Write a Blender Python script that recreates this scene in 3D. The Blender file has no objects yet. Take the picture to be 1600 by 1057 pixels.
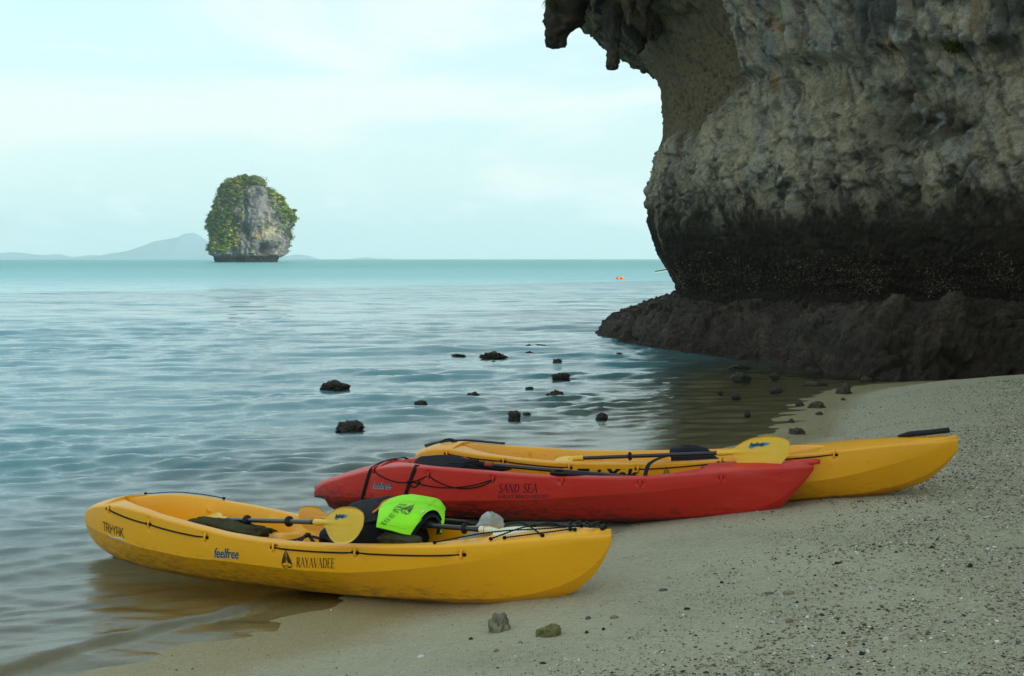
import bpy, bmesh, math, random
import numpy as np
from mathutils import Vector, Matrix
from mathutils.bvhtree import BVHTree

R = math.radians
scene = bpy.context.scene
col = scene.collection

# ------------------------------------------------------------------ camera
F_PX, CAM_H = 2100.0, 2.1
PITCH = math.atan(123.5 / F_PX)
cam_data = bpy.data.cameras.new("camera")
cam_data.sensor_width = 36.0
cam_data.lens = 36.0 * F_PX / 1600.0
cam_data.clip_start = 0.05
cam_data.clip_end = 40000
cam = bpy.data.objects.new("camera", cam_data)
cam.location = (0, 0, CAM_H)
cam.rotation_euler = (math.pi / 2 - PITCH, 0, 0)
col.objects.link(cam)
scene.camera = cam

# ------------------------------------------------------------------ world, sun, exposure
SUN_DIR = Vector((0.74, -0.52, 0.43)).normalized()
SUN_EL = math.asin(SUN_DIR.z)
SUN_AZ = math.atan2(SUN_DIR.x, SUN_DIR.y)
world = bpy.data.worlds.new("World")
scene.world = world
world.use_nodes = True
nt = world.node_tree
nt.nodes.clear()


def N(tree, typ, loc=None, **kw):
    n = tree.nodes.new(typ)
    for k, v in kw.items():
        setattr(n, k, v)
    return n


def ramp(tree, src, stops, interp='LINEAR'):
    r = tree.nodes.new('ShaderNodeValToRGB')
    r.color_ramp.interpolation = interp
    el = r.color_ramp.elements
    while len(el) < len(stops):
        el.new(0.5)
    for e, (p, c) in zip(el, stops):
        e.position = p
        e.color = (c, c, c, 1) if isinstance(c, (int, float)) else (c[0], c[1], c[2], 1)
    if src is not None:
        tree.links.new(src, r.inputs[0])
    return r.outputs[0]


def math_n(tree, op, a, b=None, c=None, clamp=False):
    m = tree.nodes.new('ShaderNodeMath')
    m.operation = op
    m.use_clamp = clamp
    for i, v in enumerate((a, b, c)):
        if v is None:
            continue
        if isinstance(v, (int, float)):
            m.inputs[i].default_value = v
        else:
            tree.links.new(v, m.inputs[i])
    return m.outputs[0]


def mixc(tree, fac, a, b, mode='MIX'):
    m = tree.nodes.new('ShaderNodeMix')
    m.data_type = 'RGBA'
    m.blend_type = mode
    for s, v in ((0, fac), (6, a), (7, b)):
        if isinstance(v, (int, float)):
            m.inputs[s].default_value = v
        elif isinstance(v, (tuple, list)):
            m.inputs[s].default_value = (v[0], v[1], v[2], 1)
        else:
            tree.links.new(v, m.inputs[s])
    return m.outputs[2]


def noise_n(tree, vec, scale, detail=4, rough=0.5, dist=0.0):
    n = tree.nodes.new('ShaderNodeTexNoise')
    n.inputs['Scale'].default_value = scale
    n.inputs['Detail'].default_value = detail
    n.inputs['Roughness'].default_value = rough
    n.inputs['Distortion'].default_value = dist
    if vec is not None:
        tree.links.new(vec, n.inputs['Vector'])
    return n.outputs['Fac']


def mapping(tree, vec, scale=(1, 1, 1), rot=(0, 0, 0), loc=(0, 0, 0)):
    m = tree.nodes.new('ShaderNodeMapping')
    m.inputs['Scale'].default_value = scale
    m.inputs['Rotation'].default_value = rot
    m.inputs['Location'].default_value = loc
    tree.links.new(vec, m.inputs['Vector'])
    return m.outputs[0]


sky = N(nt, 'ShaderNodeTexSky', sky_type='NISHITA')
sky.sun_disc = False
sky.sun_elevation = SUN_EL
sky.sun_rotation = SUN_AZ
sky.air_density = 1.0
sky.dust_density = 2.2
sky.ozone_density = 1.0
tc = N(nt, 'ShaderNodeTexCoord')
sep = N(nt, 'ShaderNodeSeparateXYZ')
nt.links.new(tc.outputs['Generated'], sep.inputs[0])
# thin high veil: dense near the horizon, thinner overhead, with long soft streaks
cl_vec = mapping(nt, tc.outputs['Generated'], scale=(1.4, 1.4, 7.0), rot=(0.0, R(14), 0.0), loc=(0.30, 0.1, 0.35))
c1 = noise_n(nt, cl_vec, 1.5, 5, 0.52, 0.5)
c2 = noise_n(nt, mapping(nt, tc.outputs['Generated'], scale=(5, 5, 22), rot=(0, R(8), 0)), 2.0, 4, 0.5, 0.6)
streak = ramp(nt, c1, [(0.46, 0.0), (0.60, 1.0)], 'EASE')
veil = ramp(nt, sep.outputs['Z'], [(0.0, 0.92), (0.10, 0.80), (0.22, 0.62), (0.5, 0.48), (1.0, 0.40)])
amt = math_n(nt, 'MULTIPLY_ADD', streak, 0.10, veil, clamp=True)
amt = math_n(nt, 'MULTIPLY_ADD', math_n(nt, 'SUBTRACT', c2, 0.5), 0.12, amt, clamp=True)
# small cumulus low over the horizon
cu = noise_n(nt, mapping(nt, tc.outputs['Generated'], scale=(14, 14, 34)), 1.6, 6, 0.6, 0.2)
cu_m = ramp(nt, cu, [(0.53, 0.0), (0.66, 1.0)])
cu_z = ramp(nt, sep.outputs['Z'], [(0.015, 0.0), (0.028, 1.0), (0.045, 0.6), (0.07, 0.0)])
cum = math_n(nt, 'MULTIPLY', math_n(nt, 'MULTIPLY', cu_m, cu_z), 0.55)
sky_s = mixc(nt, 1.0, sky.outputs[0], (0.150, 0.180, 0.168), 'MULTIPLY')
c_mix = mixc(nt, amt, sky_s, (0.50, 0.645, 0.645))
c_mix = mixc(nt, math_n(nt, 'MULTIPLY', streak, 0.85), c_mix, (0.635, 0.700, 0.672))
c_mix = mixc(nt, cum, c_mix, (0.66, 0.73, 0.72))
bg = N(nt, 'ShaderNodeBackground')
bg.inputs['Strength'].default_value = 1.0
nt.links.new(c_mix, bg.inputs[0])
wo = N(nt, 'ShaderNodeOutputWorld')
nt.links.new(bg.outputs[0], wo.inputs[0])

sun_data = bpy.data.lights.new("sun", 'SUN')
sun_data.energy = 3.2
sun_data.angle = R(0.5)
sun_data.color = (1.0, 0.93, 0.80)
sun = bpy.data.objects.new("sun", sun_data)
sun.rotation_euler = SUN_DIR.to_track_quat('Z', 'Y').to_euler()
sun.location = (60, -40, 60)
col.objects.link(sun)

scene.view_settings.view_transform = 'Standard'
scene.view_settings.look = 'None'
scene.view_settings.gamma = 1.0
scene.view_settings.use_curve_mapping = False
scene.view_settings.exposure = 0.60
scene.cycles.volume_bounces = 1
scene.cycles.max_bounces = 8
scene.cycles.transparent_max_bounces = 12
scene.cycles.use_denoising = True

# ------------------------------------------------------------------ numeric helpers
rng = np.random.default_rng(7)
_perm = rng.permutation(4096)
_grad = rng.normal(size=(4096, 3))
_grad /= np.linalg.norm(_grad, axis=1)[:, None]
_rnd = rng.random((4096, 3))


def _h(ix, iy, iz):
    return _perm[(_perm[(_perm[ix & 4095] + iy) & 4095] + iz) & 4095]


def perlin(p):
    p = np.asarray(p, float)
    i = np.floor(p).astype(np.int64)
    f = p - i
    u = f * f * f * (f * (f * 6 - 15) + 10)
    out = 0
    for dx in (0, 1):
        wx = u[:, 0] if dx else 1 - u[:, 0]
        for dy in (0, 1):
            wy = u[:, 1] if dy else 1 - u[:, 1]
            for dz in (0, 1):
                wz = u[:, 2] if dz else 1 - u[:, 2]
                g = _grad[_h(i[:, 0] + dx, i[:, 1] + dy, i[:, 2] + dz)]
                d = g[:, 0] * (f[:, 0] - dx) + g[:, 1] * (f[:, 1] - dy) + g[:, 2] * (f[:, 2] - dz)
                out = out + wx * wy * wz * d
    return out * 1.6


def fbm(p, octs=4, gain=0.5, lac=2.03):
    p = np.asarray(p, float)
    a, s, t = 1.0, 0.0, 0.0
    for k in range(octs):
        s = s + a * perlin(p * (lac ** k) + 17.3 * k)
        t += a
        a *= gain
    return s / t


def ridged(p, octs=4, gain=0.5):
    p = np.asarray(p, float)
    a, s, t = 1.0, 0.0, 0.0
    for k in range(octs):
        s = s + a * (1 - np.abs(perlin(p * (2.07 ** k) + 9.1 * k)) * 2)
        t += a
        a *= gain
    return s / t


def worley(p):
    """distance to the nearest and second nearest feature point"""
    p = np.asarray(p, float)
    i = np.floor(p).astype(np.int64)
    f1 = np.full(len(p), 9.0)
    f2 = np.full(len(p), 9.0)
    for dx in (-1, 0, 1):
        for dy in (-1, 0, 1):
            for dz in (-1, 0, 1):
                c = i + (dx, dy, dz)
                q = c + _rnd[_h(c[:, 0], c[:, 1], c[:, 2])]
                d = np.sqrt(((q - p) ** 2).sum(1))
                f2 = np.minimum(f2, np.maximum(d, f1))
                f1 = np.minimum(f1, d)
    return f1, f2


def sst(a, b, x):
    t = np.clip((np.asarray(x, float) - a) / (b - a), 0, 1)
    return t * t * (3 - 2 * t)


def smooth_interp(x, xs, ys):
    """monotone-ish cubic (finite difference hermite)"""
    xs, ys = np.asarray(xs, float), np.asarray(ys, float)
    d = np.diff(ys) / np.diff(xs)
    m = np.zeros_like(ys)
    m[1:-1] = np.where(d[:-1] * d[1:] > 0, 2 * d[:-1] * d[1:] / (d[:-1] + d[1:] + 1e-12), 0)
    m[0], m[-1] = d[0], d[-1]
    x = np.clip(x, xs[0], xs[-1])
    k = np.clip(np.searchsorted(xs, x, side='right') - 1, 0, len(xs) - 2)
    h = xs[k + 1] - xs[k]
    t = (x - xs[k]) / h
    return ((2 * t ** 3 - 3 * t ** 2 + 1) * ys[k] + (t ** 3 - 2 * t ** 2 + t) * h * m[k]
            + (-2 * t ** 3 + 3 * t ** 2) * ys[k + 1] + (t ** 3 - t ** 2) * h * m[k + 1])


def catmull(pts, n):
    """n points along a Catmull-Rom curve through pts (equal parameter steps)"""
    P = np.asarray(pts, float)
    P = np.vstack([2 * P[0] - P[1], P, 2 * P[-1] - P[-2]])
    t = np.linspace(0, len(P) - 3 - 1e-9, n)
    k = t.astype(int)
    t = (t - k)[:, None]
    a, b, c, d = P[k], P[k + 1], P[k + 2], P[k + 3]
    return 0.5 * (2 * b + (c - a) * t + (2 * a - 5 * b + 4 * c - d) * t ** 2 + (3 * b - a - 3 * c + d) * t ** 3)


def W(px, py, Y):
    """the point at distance Y that the photograph shows at this spot"""
    a, b = (px - 800) / F_PX, (528.5 - py) / F_PX
    c, s = math.cos(PITCH), math.sin(PITCH)
    k = Y / (c + b * s)
    return np.array([a * k, Y, CAM_H + (b * c - s) * k])


def G(px, py, z=0.0):
    a, b = (px - 800) / F_PX, (528.5 - py) / F_PX
    c, s = math.cos(PITCH), math.sin(PITCH)
    k = (z - CAM_H) / (b * c - s)
    return np.array([a * k, (c + b * s) * k, z])


# ------------------------------------------------------------------ object helpers
def mesh_np(name, verts, faces, mat=None, parent=None, smooth=True, sharp=None, cols=None, attrs=None):
    me = bpy.data.meshes.new(name)
    verts = np.asarray(verts, np.float32)
    if isinstance(faces, np.ndarray):
        nf, k = faces.shape
        me.vertices.add(len(verts))
        me.vertices.foreach_set('co', verts.ravel())
        me.loops.add(nf * k)
        me.loops.foreach_set('vertex_index', faces.astype(np.int32).ravel())
        me.polygons.add(nf)
        me.polygons.foreach_set('loop_start', np.arange(0, nf * k, k, dtype=np.int32))
        me.update(calc_edges=True)
        me.validate()
    else:
        me.from_pydata([tuple(v) for v in verts], [], [tuple(f) for f in faces])
    if smooth:
        me.polygons.foreach_set('use_smooth', [True] * len(me.polygons))
    if sharp is not None:
        me.set_sharp_from_angle(angle=R(sharp))
    if cols is not None:
        ca = me.color_attributes.new('Col', 'FLOAT_COLOR', 'POINT')
        c4 = np.ones((len(verts), 4), np.float32)
        c4[:, :3] = cols
        ca.data.foreach_set('color', c4.ravel())
    for k, v in (attrs or {}).items():
        at = me.attributes.new(k, 'FLOAT', 'POINT')
        at.data.foreach_set('value', np.asarray(v, np.float32))
    if mat is not None:
        for m in (mat if isinstance(mat, (list, tuple)) else [mat]):
            me.materials.append(m)
    o = bpy.data.objects.new(name, me)
    col.objects.link(o)
    if parent is not None:
        o.parent = parent
    return o


def grid_faces(nr, nc, wrap=False):
    r = np.arange(nr - 1)[:, None]
    c = np.arange(nc if wrap else nc - 1)[None, :]
    c2 = (c + 1) % nc
    a = r * nc + c
    b = r * nc + c2
    d = (r + 1) * nc + c
    e = (r + 1) * nc + c2
    return np.stack([a, b, e, d], -1).reshape(-1, 4)


def thing(name, label, cat, loc=(0, 0, 0), rotz=0.0, group=None):
    o = bpy.data.objects.new(name, None)
    col.objects.link(o)
    o.location = loc
    o.rotation_euler = (0, 0, rotz)
    o.empty_display_size = 0.1
    tag(o, label, cat, group)
    return o


def tag(o, label=None, cat=None, group=None, kind=None):
    if label:
        o['label'] = label
    if cat:
        o['category'] = cat
    if group:
        o['group'] = group
    if kind:
        o['kind'] = kind
    return o


def tube_vf(pts, rad, seg=8, cap=True):
    P = np.asarray(pts, float)
    n = len(P)
    rad = np.full(n, rad) if np.isscalar(rad) else np.asarray(rad, float)
    T = np.gradient(P, axis=0)
    T /= np.linalg.norm(T, axis=1)[:, None] + 1e-12
    up = np.array([0.0, 0, 1]) if abs(T[0, 2]) < 0.9 else np.array([1.0, 0, 0])
    V = []
    a = np.cross(T[0], up)
    a /= np.linalg.norm(a)
    th = np.linspace(0, 2 * np.pi, seg, endpoint=False)
    for i in range(n):
        a = a - T[i] * a.dot(T[i])
        a /= np.linalg.norm(a) + 1e-12
        b = np.cross(T[i], a)
        V.append(P[i] + rad[i] * (np.cos(th)[:, None] * a + np.sin(th)[:, None] * b))
    V = np.vstack(V)
    Fc = [tuple(f) for f in grid_faces(n, seg, True)]
    if cap:
        Fc.append(tuple(range(seg))[::-1])
        Fc.append(tuple(range((n - 1) * seg, n * seg)))
    return V, Fc


class MB:
    """collects several shapes into one mesh"""

    def __init__(self):
        self.V, self.F, self.M, self.n = [], [], [], 0

    def add(self, V, Fc, mi=0):
        V = np.asarray(V, float)
        self.V.append(V)
        for f in Fc:
            self.F.append(tuple(int(i) + self.n for i in f))
            self.M.append(mi)
        self.n += len(V)
        return self

    def tube(self, pts, rad, seg=8, mi=0):
        return self.add(*tube_vf(pts, rad, seg), mi)

    def build(self, name, mat, parent=None, sharp=None, smooth=True):
        o = mesh_np(name, np.vstack(self.V), self.F, mat, parent, smooth=smooth, sharp=sharp)
        if any(self.M):
            o.data.polygons.foreach_set('material_index', self.M)
        return o


def patch(ctrl, nu, nv, thick=0.0, wr=0.0, wf=6.0, seed=0.0):
    """smooth sheet through an m x k grid of control points, optionally a closed thick slab"""
    C = np.asarray(ctrl, float)
    A = np.stack([catmull(C[i], nv) for i in range(C.shape[0])])
    B = np.stack([catmull(A[:, j], nu) for j in range(nv)], 1)
    gu = np.gradient(B, axis=0)
    gv = np.gradient(B, axis=1)
    n = np.cross(gu, gv)
    n /= np.linalg.norm(n, axis=2, keepdims=True) + 1e-9
    V = B.reshape(-1, 3)
    nn = n.reshape(-1, 3)
    if wr:
        V = V + nn * (fbm(V * wf + seed, 3)[:, None] * wr)
    Fc = grid_faces(nu, nv)
    if thick:
        ed = np.minimum(np.minimum(np.arange(nu)[:, None], nu - 1 - np.arange(nu)[:, None]) / max(nu * .12, 1),
                        np.minimum(np.arange(nv)[None], nv - 1 - np.arange(nv)[None]) / max(nv * .12, 1))
        tt = thick * (0.25 + 0.75 * np.sqrt(np.clip(ed, 0, 1))).reshape(-1, 1)
        top, bot = V + nn * tt / 2, V - nn * tt / 2
        k = len(V)
        V = np.vstack([top, bot])
        rim = [(i * nv, (i + 1) * nv) for i in range(nu - 1)] + [((nu - 1) * nv + j, (nu - 1) * nv + j + 1) for j in range(nv - 1)] \
            + [((i + 1) * nv + nv - 1, i * nv + nv - 1) for i in range(nu - 1)] + [(j + 1, j) for j in range(nv - 1)]
        Fc = np.vstack([Fc, Fc[:, ::-1] + k, np.array([(b, a, a + k, b + k) for a, b in rim])])
    return V, Fc


def blob_vf(size, nz=0.1, freq=3.0, seed=0.0, sub=4, power=1.0, ridge=0.0, flat=None):
    bm = bmesh.new()
    bmesh.ops.create_icosphere(bm, subdivisions=sub, radius=1.0)
    V = np.array([v.co[:] for v in bm.verts])
    Fc = np.array([[v.index for v in f.verts] for f in bm.faces])
    bm.free()
    if power != 1.0:
        V = np.sign(V) * np.abs(V) ** power
    d = 1 + nz * fbm(V * freq * 0.5 + seed, 4, 0.55) * 2
    if ridge:
        d = d + ridge * (ridged(V * freq + seed + 5, 4, 0.6) - 0.6)
    V = V * d[:, None] * np.asarray(size)
    if flat is not None:
        V[:, 2] = np.maximum(V[:, 2], flat)
    return V, Fc


# ------------------------------------------------------------------ materials
def new_mat(name):
    m = bpy.data.materials.new(name)
    m.use_nodes = True
    t = m.node_tree
    t.nodes.clear()
    out = t.nodes.new('ShaderNodeOutputMaterial')
    b = t.nodes.new('ShaderNodeBsdfPrincipled')
    t.links.new(b.outputs[0], out.inputs[0])
    return m, t, b, out


def objco(t, kind='Object'):
    return t.nodes.new('ShaderNodeTexCoord').outputs[kind]


def bump(t, h, dist, strength=1.0, nrm=None):
    b = t.nodes.new('ShaderNodeBump')
    b.inputs['Distance'].default_value = dist
    b.inputs['Strength'].default_value = strength
    t.links.new(h, b.inputs['Height'])
    if nrm is not None:
        t.links.new(nrm, b.inputs['Normal'])
    return b.outputs[0]


def plain(name, color, rough=0.5, spec=0.5, var=0.12, scale=18.0, bmp=0.0, bscale=120.0, metal=0.0):
    m, t, b, _ = new_mat(name)
    v = objco(t)
    n = noise_n(t, v, scale, 4, 0.6)
    c = mixc(t, ramp(t, n, [(0.3, 0.0), (0.7, 1.0)]), tuple(x * (1 - var) for x in color), tuple(min(1, x * (1 + var)) for x in color))
    t.links.new(c, b.inputs['Base Color'])
    b.inputs['Roughness'].default_value = rough
    b.inputs['Specular IOR Level'].default_value = spec
    b.inputs['Metallic'].default_value = metal
    if bmp:
        t.links.new(bump(t, noise_n(t, v, bscale, 3, 0.6), bmp), b.inputs['Normal'])
    return m


def plastic(name, color, dirt=0.25, dirt_col=(0.10, 0.06, 0.03), grime_z=(0.0, 0.2), rough=0.36, fade=None, lowk=0.30):
    """rotomoulded polyethylene: faint orange peel, scratches and dirt rubbed into the lower hull"""
    m, t, b, _ = new_mat(name)
    v = objco(t)
    s = t.nodes.new('ShaderNodeSeparateXYZ')
    t.links.new(v, s.inputs[0])
    n1 = noise_n(t, v, 2.2, 5, 0.6)
    c = mixc(t, n1, tuple(x * 0.90 for x in color), tuple(min(1, x * 1.10) for x in color))
    if fade:
        f = ramp(t, noise_n(t, mapping(t, v, scale=(1, 3, 6)), 3.0, 5, 0.65), [(0.5, 0.0), (0.75, 0.5)])
        c = mixc(t, f, c, fade)
    low = math_n(t, 'SUBTRACT', 1.0, math_n(t, 'DIVIDE', math_n(t, 'SUBTRACT', s.outputs[2], grime_z[0]), grime_z[1] - grime_z[0]), clamp=True)
    g = noise_n(t, mapping(t, v, scale=(2.2, 2.2, 9)), 5.0, 8, 0.72, 0.3)
    g = ramp(t, math_n(t, 'ADD', g, math_n(t, 'MULTIPLY', low, lowk)), [(0.60, 0.0), (0.78, 1.0)])
    c = mixc(t, math_n(t, 'MULTIPLY', g, dirt), c, dirt_col)
    # scratches
    sc = noise_n(t, mapping(t, v, scale=(1.2, 8, 30), rot=(0, R(7), 0)), 16.0, 2, 0.4)
    scm = ramp(t, sc, [(0.66, 0.0), (0.73, 1.0)])
    c = mixc(t, math_n(t, 'MULTIPLY', scm, 0.45), c, tuple(min(1, x * 0.55 + 0.05) for x in color))
    t.links.new(c, b.inputs['Base Color'])
    rr = math_n(t, 'ADD', math_n(t, 'MULTIPLY', n1, 0.16), rough - 0.06)
    t.links.new(rr, b.inputs['Roughness'])
    b.inputs['Specular IOR Level'].default_value = 0.55
    t.links.new(bump(t, noise_n(t, v, 90.0, 2, 0.5), 0.0006), b.inputs['Normal'])
    return m


def vcol_mat(name, rough=0.85, grain=60.0, gamt=0.35, bdist=0.01, bscale=25.0, spec=0.3, wet=False, coord='Object'):
    m, t, b, _ = new_mat(name)
    v = objco(t, coord)
    a = t.nodes.new('ShaderNodeVertexColor')
    a.layer_name = 'Col'
    n = noise_n(t, v, grain, 5, 0.65)
    f = ramp(t, n, [(0.30, 1 - gamt), (0.70, 1 + gamt * 0.0 + 0.0)])
    g = ramp(t, n, [(0.25, 1 - gamt), (0.75, 1.0)])
    c = mixc(t, 1.0, a.outputs[0], g, 'MULTIPLY')
    t.links.new(c, b.inputs['Base Color'])
    b.inputs['Roughness'].default_value = rough
    b.inputs['Specular IOR Level'].default_value = spec
    h = math_n(t, 'ADD', noise_n(t, v, bscale, 6, 0.7), math_n(t, 'MULTIPLY', noise_n(t, v, bscale * 4, 3, 0.6), 0.4))
    t.links.new(bump(t, h, bdist), b.inputs['Normal'])
    return m


M = {}
M['yellow'] = plastic('yellow_plastic', (0.98, 0.42, 0.002), dirt=0.60, dirt_col=(0.22, 0.13, 0.04), grime_z=(-0.05, 0.25))
M['yellow_worn'] = plastic('worn_yellow_plastic', (0.88, 0.38, 0.004), dirt=0.62, dirt_col=(0.13, 0.08, 0.02), grime_z=(0.05, 0.5))
M['red'] = plastic('red_plastic', (0.62, 0.020, 0.010), dirt=0.92, dirt_col=(0.040, 0.018, 0.014), grime_z=(-0.05, 0.30), rough=0.42, fade=(0.64, 0.07, 0.05), lowk=0.42)
M['blade_yellow'] = plain('yellow_blade_plastic', (0.86, 0.50, 0.03), 0.35, 0.5, 0.05, 8)
M['blade_orange'] = plain('orange_blade_plastic', (0.80, 0.33, 0.006), 0.38, 0.5, 0.06, 8)
M['blade_cream'] = plain('cream_blade_plastic', (0.78, 0.76, 0.55), 0.4, 0.5, 0.05, 8)
M['red_sleeve'] = plain('red_sleeve_plastic', (0.28, 0.035, 0.03), 0.5)
M['shaft'] = plain('black_shaft', (0.012, 0.014, 0.018), 0.28, 0.6, 0.1, 30)
M['rubber'] = plain('black_rubber', (0.012, 0.012, 0.014), 0.6, 0.3, 0.15, 30)
M['webbing'] = plain('black_webbing', (0.014, 0.014, 0.017), 0.85, 0.2, 0.2, 60, 0.001, 500)
M['navy'] = plain('navy_padding', (0.020, 0.024, 0.040), 0.8, 0.25, 0.2, 20, 0.004, 60)
M['black_cloth'] = plain('black_cloth', (0.013, 0.014, 0.018), 0.85, 0.2, 0.25, 12, 0.006, 40)
M['rope'] = plain('black_rope', (0.012, 0.012, 0.012), 0.85, 0.2, 0.2, 200, 0.002, 300)
M['ink'] = plain('black_print', (0.014, 0.013, 0.012), 0.5, 0.3, 0.1)
M['ink_navy'] = plain('navy_print', (0.012, 0.010, 0.035), 0.5, 0.3, 0.1)
M['ink_faded'] = plain('faded_navy_print', (0.085, 0.022, 0.05), 0.6, 0.3, 0.35, 60)
M['ink_grey'] = plain('pale_blue_print', (0.42, 0.55, 0.62), 0.5, 0.3, 0.1)
M['ink_white'] = plain('white_print', (0.70, 0.72, 0.66), 0.5, 0.3, 0.1)
M['ink_green'] = plain('green_print', (0.14, 0.22, 0.04), 0.5, 0.3, 0.1)
M['sticker_blue'] = plain('blue_sticker', (0.03, 0.25, 0.42), 0.45, 0.4, 0.1)
M['neon'] = plain('neon_yellow_green_nylon', (0.33, 0.95, 0.03), 0.75, 0.2, 0.06, 14, 0.004, 30)
M['piping'] = plain('orange_piping', (0.9, 0.22, 0.02), 0.7, 0.2, 0.1)
M['olive'] = plain('olive_cloth', (0.060, 0.055, 0.028), 0.95, 0.1, 0.3, 14, 0.008, 34)
M['canvas'] = plain('pale_grey_canvas', (0.40, 0.42, 0.38), 0.85, 0.2, 0.1, 16, 0.004, 40)
M['white'] = plain('white_paint', (0.78, 0.78, 0.75), 0.4, 0.5, 0.05)
M['buoy'] = plain('orange_buoy_plastic', (0.80, 0.17, 0.02), 0.45, 0.5, 0.08)
M['skin_dark'] = plain('dark_varnish', (0.03, 0.02, 0.015), 0.4)
M['cliff'] = vcol_mat('limestone', 0.9, 22.0, 0.55, 0.035, 20.0, 0.2)
M['shelf'] = vcol_mat('black_shelf_rock', 0.7, 20.0, 0.65, 0.075, 16.0, 0.4)
M['wetrock'] = vcol_mat('weedy_wet_rock', 0.65, 30.0, 0.45, 0.012, 30.0, 0.4)
M['islet'] = vcol_mat('islet_limestone', 0.9, 0.5, 0.35, 0.5, 0.35, 0.2)
M['pebble'] = vcol_mat('pebble_mix', 0.8, 200.0, 0.2, 0.001, 200.0, 0.3)
M['shell'] = plain('oyster_shell', (0.125, 0.10, 0.07), 0.7, 0.4, 0.75, 1.3)


def leaf_mat(name):
    m, t, b, out = new_mat(name)
    a = t.nodes.new('ShaderNodeVertexColor')
    a.layer_name = 'Col'
    t.links.new(a.outputs[0], b.inputs['Base Color'])
    b.inputs['Roughness'].default_value = 0.65
    b.inputs['Specular IOR Level'].default_value = 0.2
    tr = t.nodes.new('ShaderNodeBsdfTranslucent')
    t.links.new(a.outputs[0], tr.inputs[0])
    mx = t.nodes.new('ShaderNodeMixShader')
    mx.inputs[0].default_value = 0.3
    t.links.new(b.outputs[0], mx.inputs[1])
    t.links.new(tr.outputs[0], mx.inputs[2])
    t.links.new(mx.outputs[0], out.inputs[0])
    return m


M['leaf'] = leaf_mat('leaves')

# ------------------------------------------------------------------ terrain height (shore line in plan, metres)
SHORE = np.array([(-14, -14), (-6.5, -3), (-3.3, 4.6), (-2.16, 6.66), (-1.80, 7.17), (-1.45, 7.55), (-1.12, 8.05), (-0.55, 9.4), (0.35, 11.3),
                  (1.6, 13.6), (3.0, 15.8), (3.45, 17.3), (3.95, 18.8), (5.0, 21.3), (6.3, 22.6), (8.5, 23.6), (12, 24), (40, 26)])
_SH = catmull(SHORE, 120)


_LAND = np.vstack([_SH, [(400, 60), (400, -300), (-60, -300)]])


def shore_dist(x, y):
    """signed distance to the water line, positive on the beach"""
    x, y = np.asarray(x, float).ravel(), np.asarray(y, float).ravel()
    best = np.full(len(x), 1e18)
    for (ax, ay), (bx, by) in zip(_SH[:-1], _SH[1:]):
        dx, dy = bx - ax, by - ay
        L2 = dx * dx + dy * dy + 1e-12
        t = np.clip(((x - ax) * dx + (y - ay) * dy) / L2, 0, 1)
        best = np.minimum(best, (x - ax - t * dx) ** 2 + (y - ay - t * dy) ** 2)
    inside = np.zeros(len(x), bool)
    for (ax, ay), (bx, by) in zip(_LAND, np.roll(_LAND, -1, 0)):
        if ay == by:
            continue
        inside ^= ((ay > y) != (by > y)) & (x < (bx - ax) * (y - ay) / (by - ay) + ax)
    return np.sqrt(best) * np.where(inside, 1.0, -1.0)


def terrain_z(x, y, fine=True):
    x, y = np.asarray(x, float).ravel(), np.asarray(y, float).ravel()
    d = shore_dist(x, y)
    p = np.stack([x, y, np.zeros_like(x)], 1)
    d = d + 0.07 * fbm(p * 0.5 + 3, 2) * sst(0, 14, y)
    z = smooth_interp(d, [-400, -60, -20, -8, -3, -1, -0.4, 0, 0.5, 0.86, 1.2, 1.9, 3.5, 5, 8, 14, 40],
                      [-9, -3.2, -1.7, -0.95, -0.36, -0.12, -0.045, 0, 0.016, 0.05, 0.115, 0.24, 0.42, 0.52, 0.72, 1.0, 1.6])
    # shallow pool below the rock shelf
    pool = sst(2.0, 3.6, x) * sst(13, 17, y) * (z < 0)
    z = np.where(pool > 0, z * (1 - 0.55 * pool), z)
    on = sst(0.35, 1.3, d)
    z = z + on * (0.030 * fbm(p * 0.8, 3) + 0.010 * fbm(p * 3.0 + 5, 3))
    if fine:
        z = z + on * (0.006 * fbm(p * 11.0 + 9, 3))
    z = z + (1 - on) * 0.012 * fbm(p * 2.5, 3) * sst(-0.3, -1.2, d)
    return z


def TZ(x, y):
    return float(terrain_z([x], [y])[0])


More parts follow.
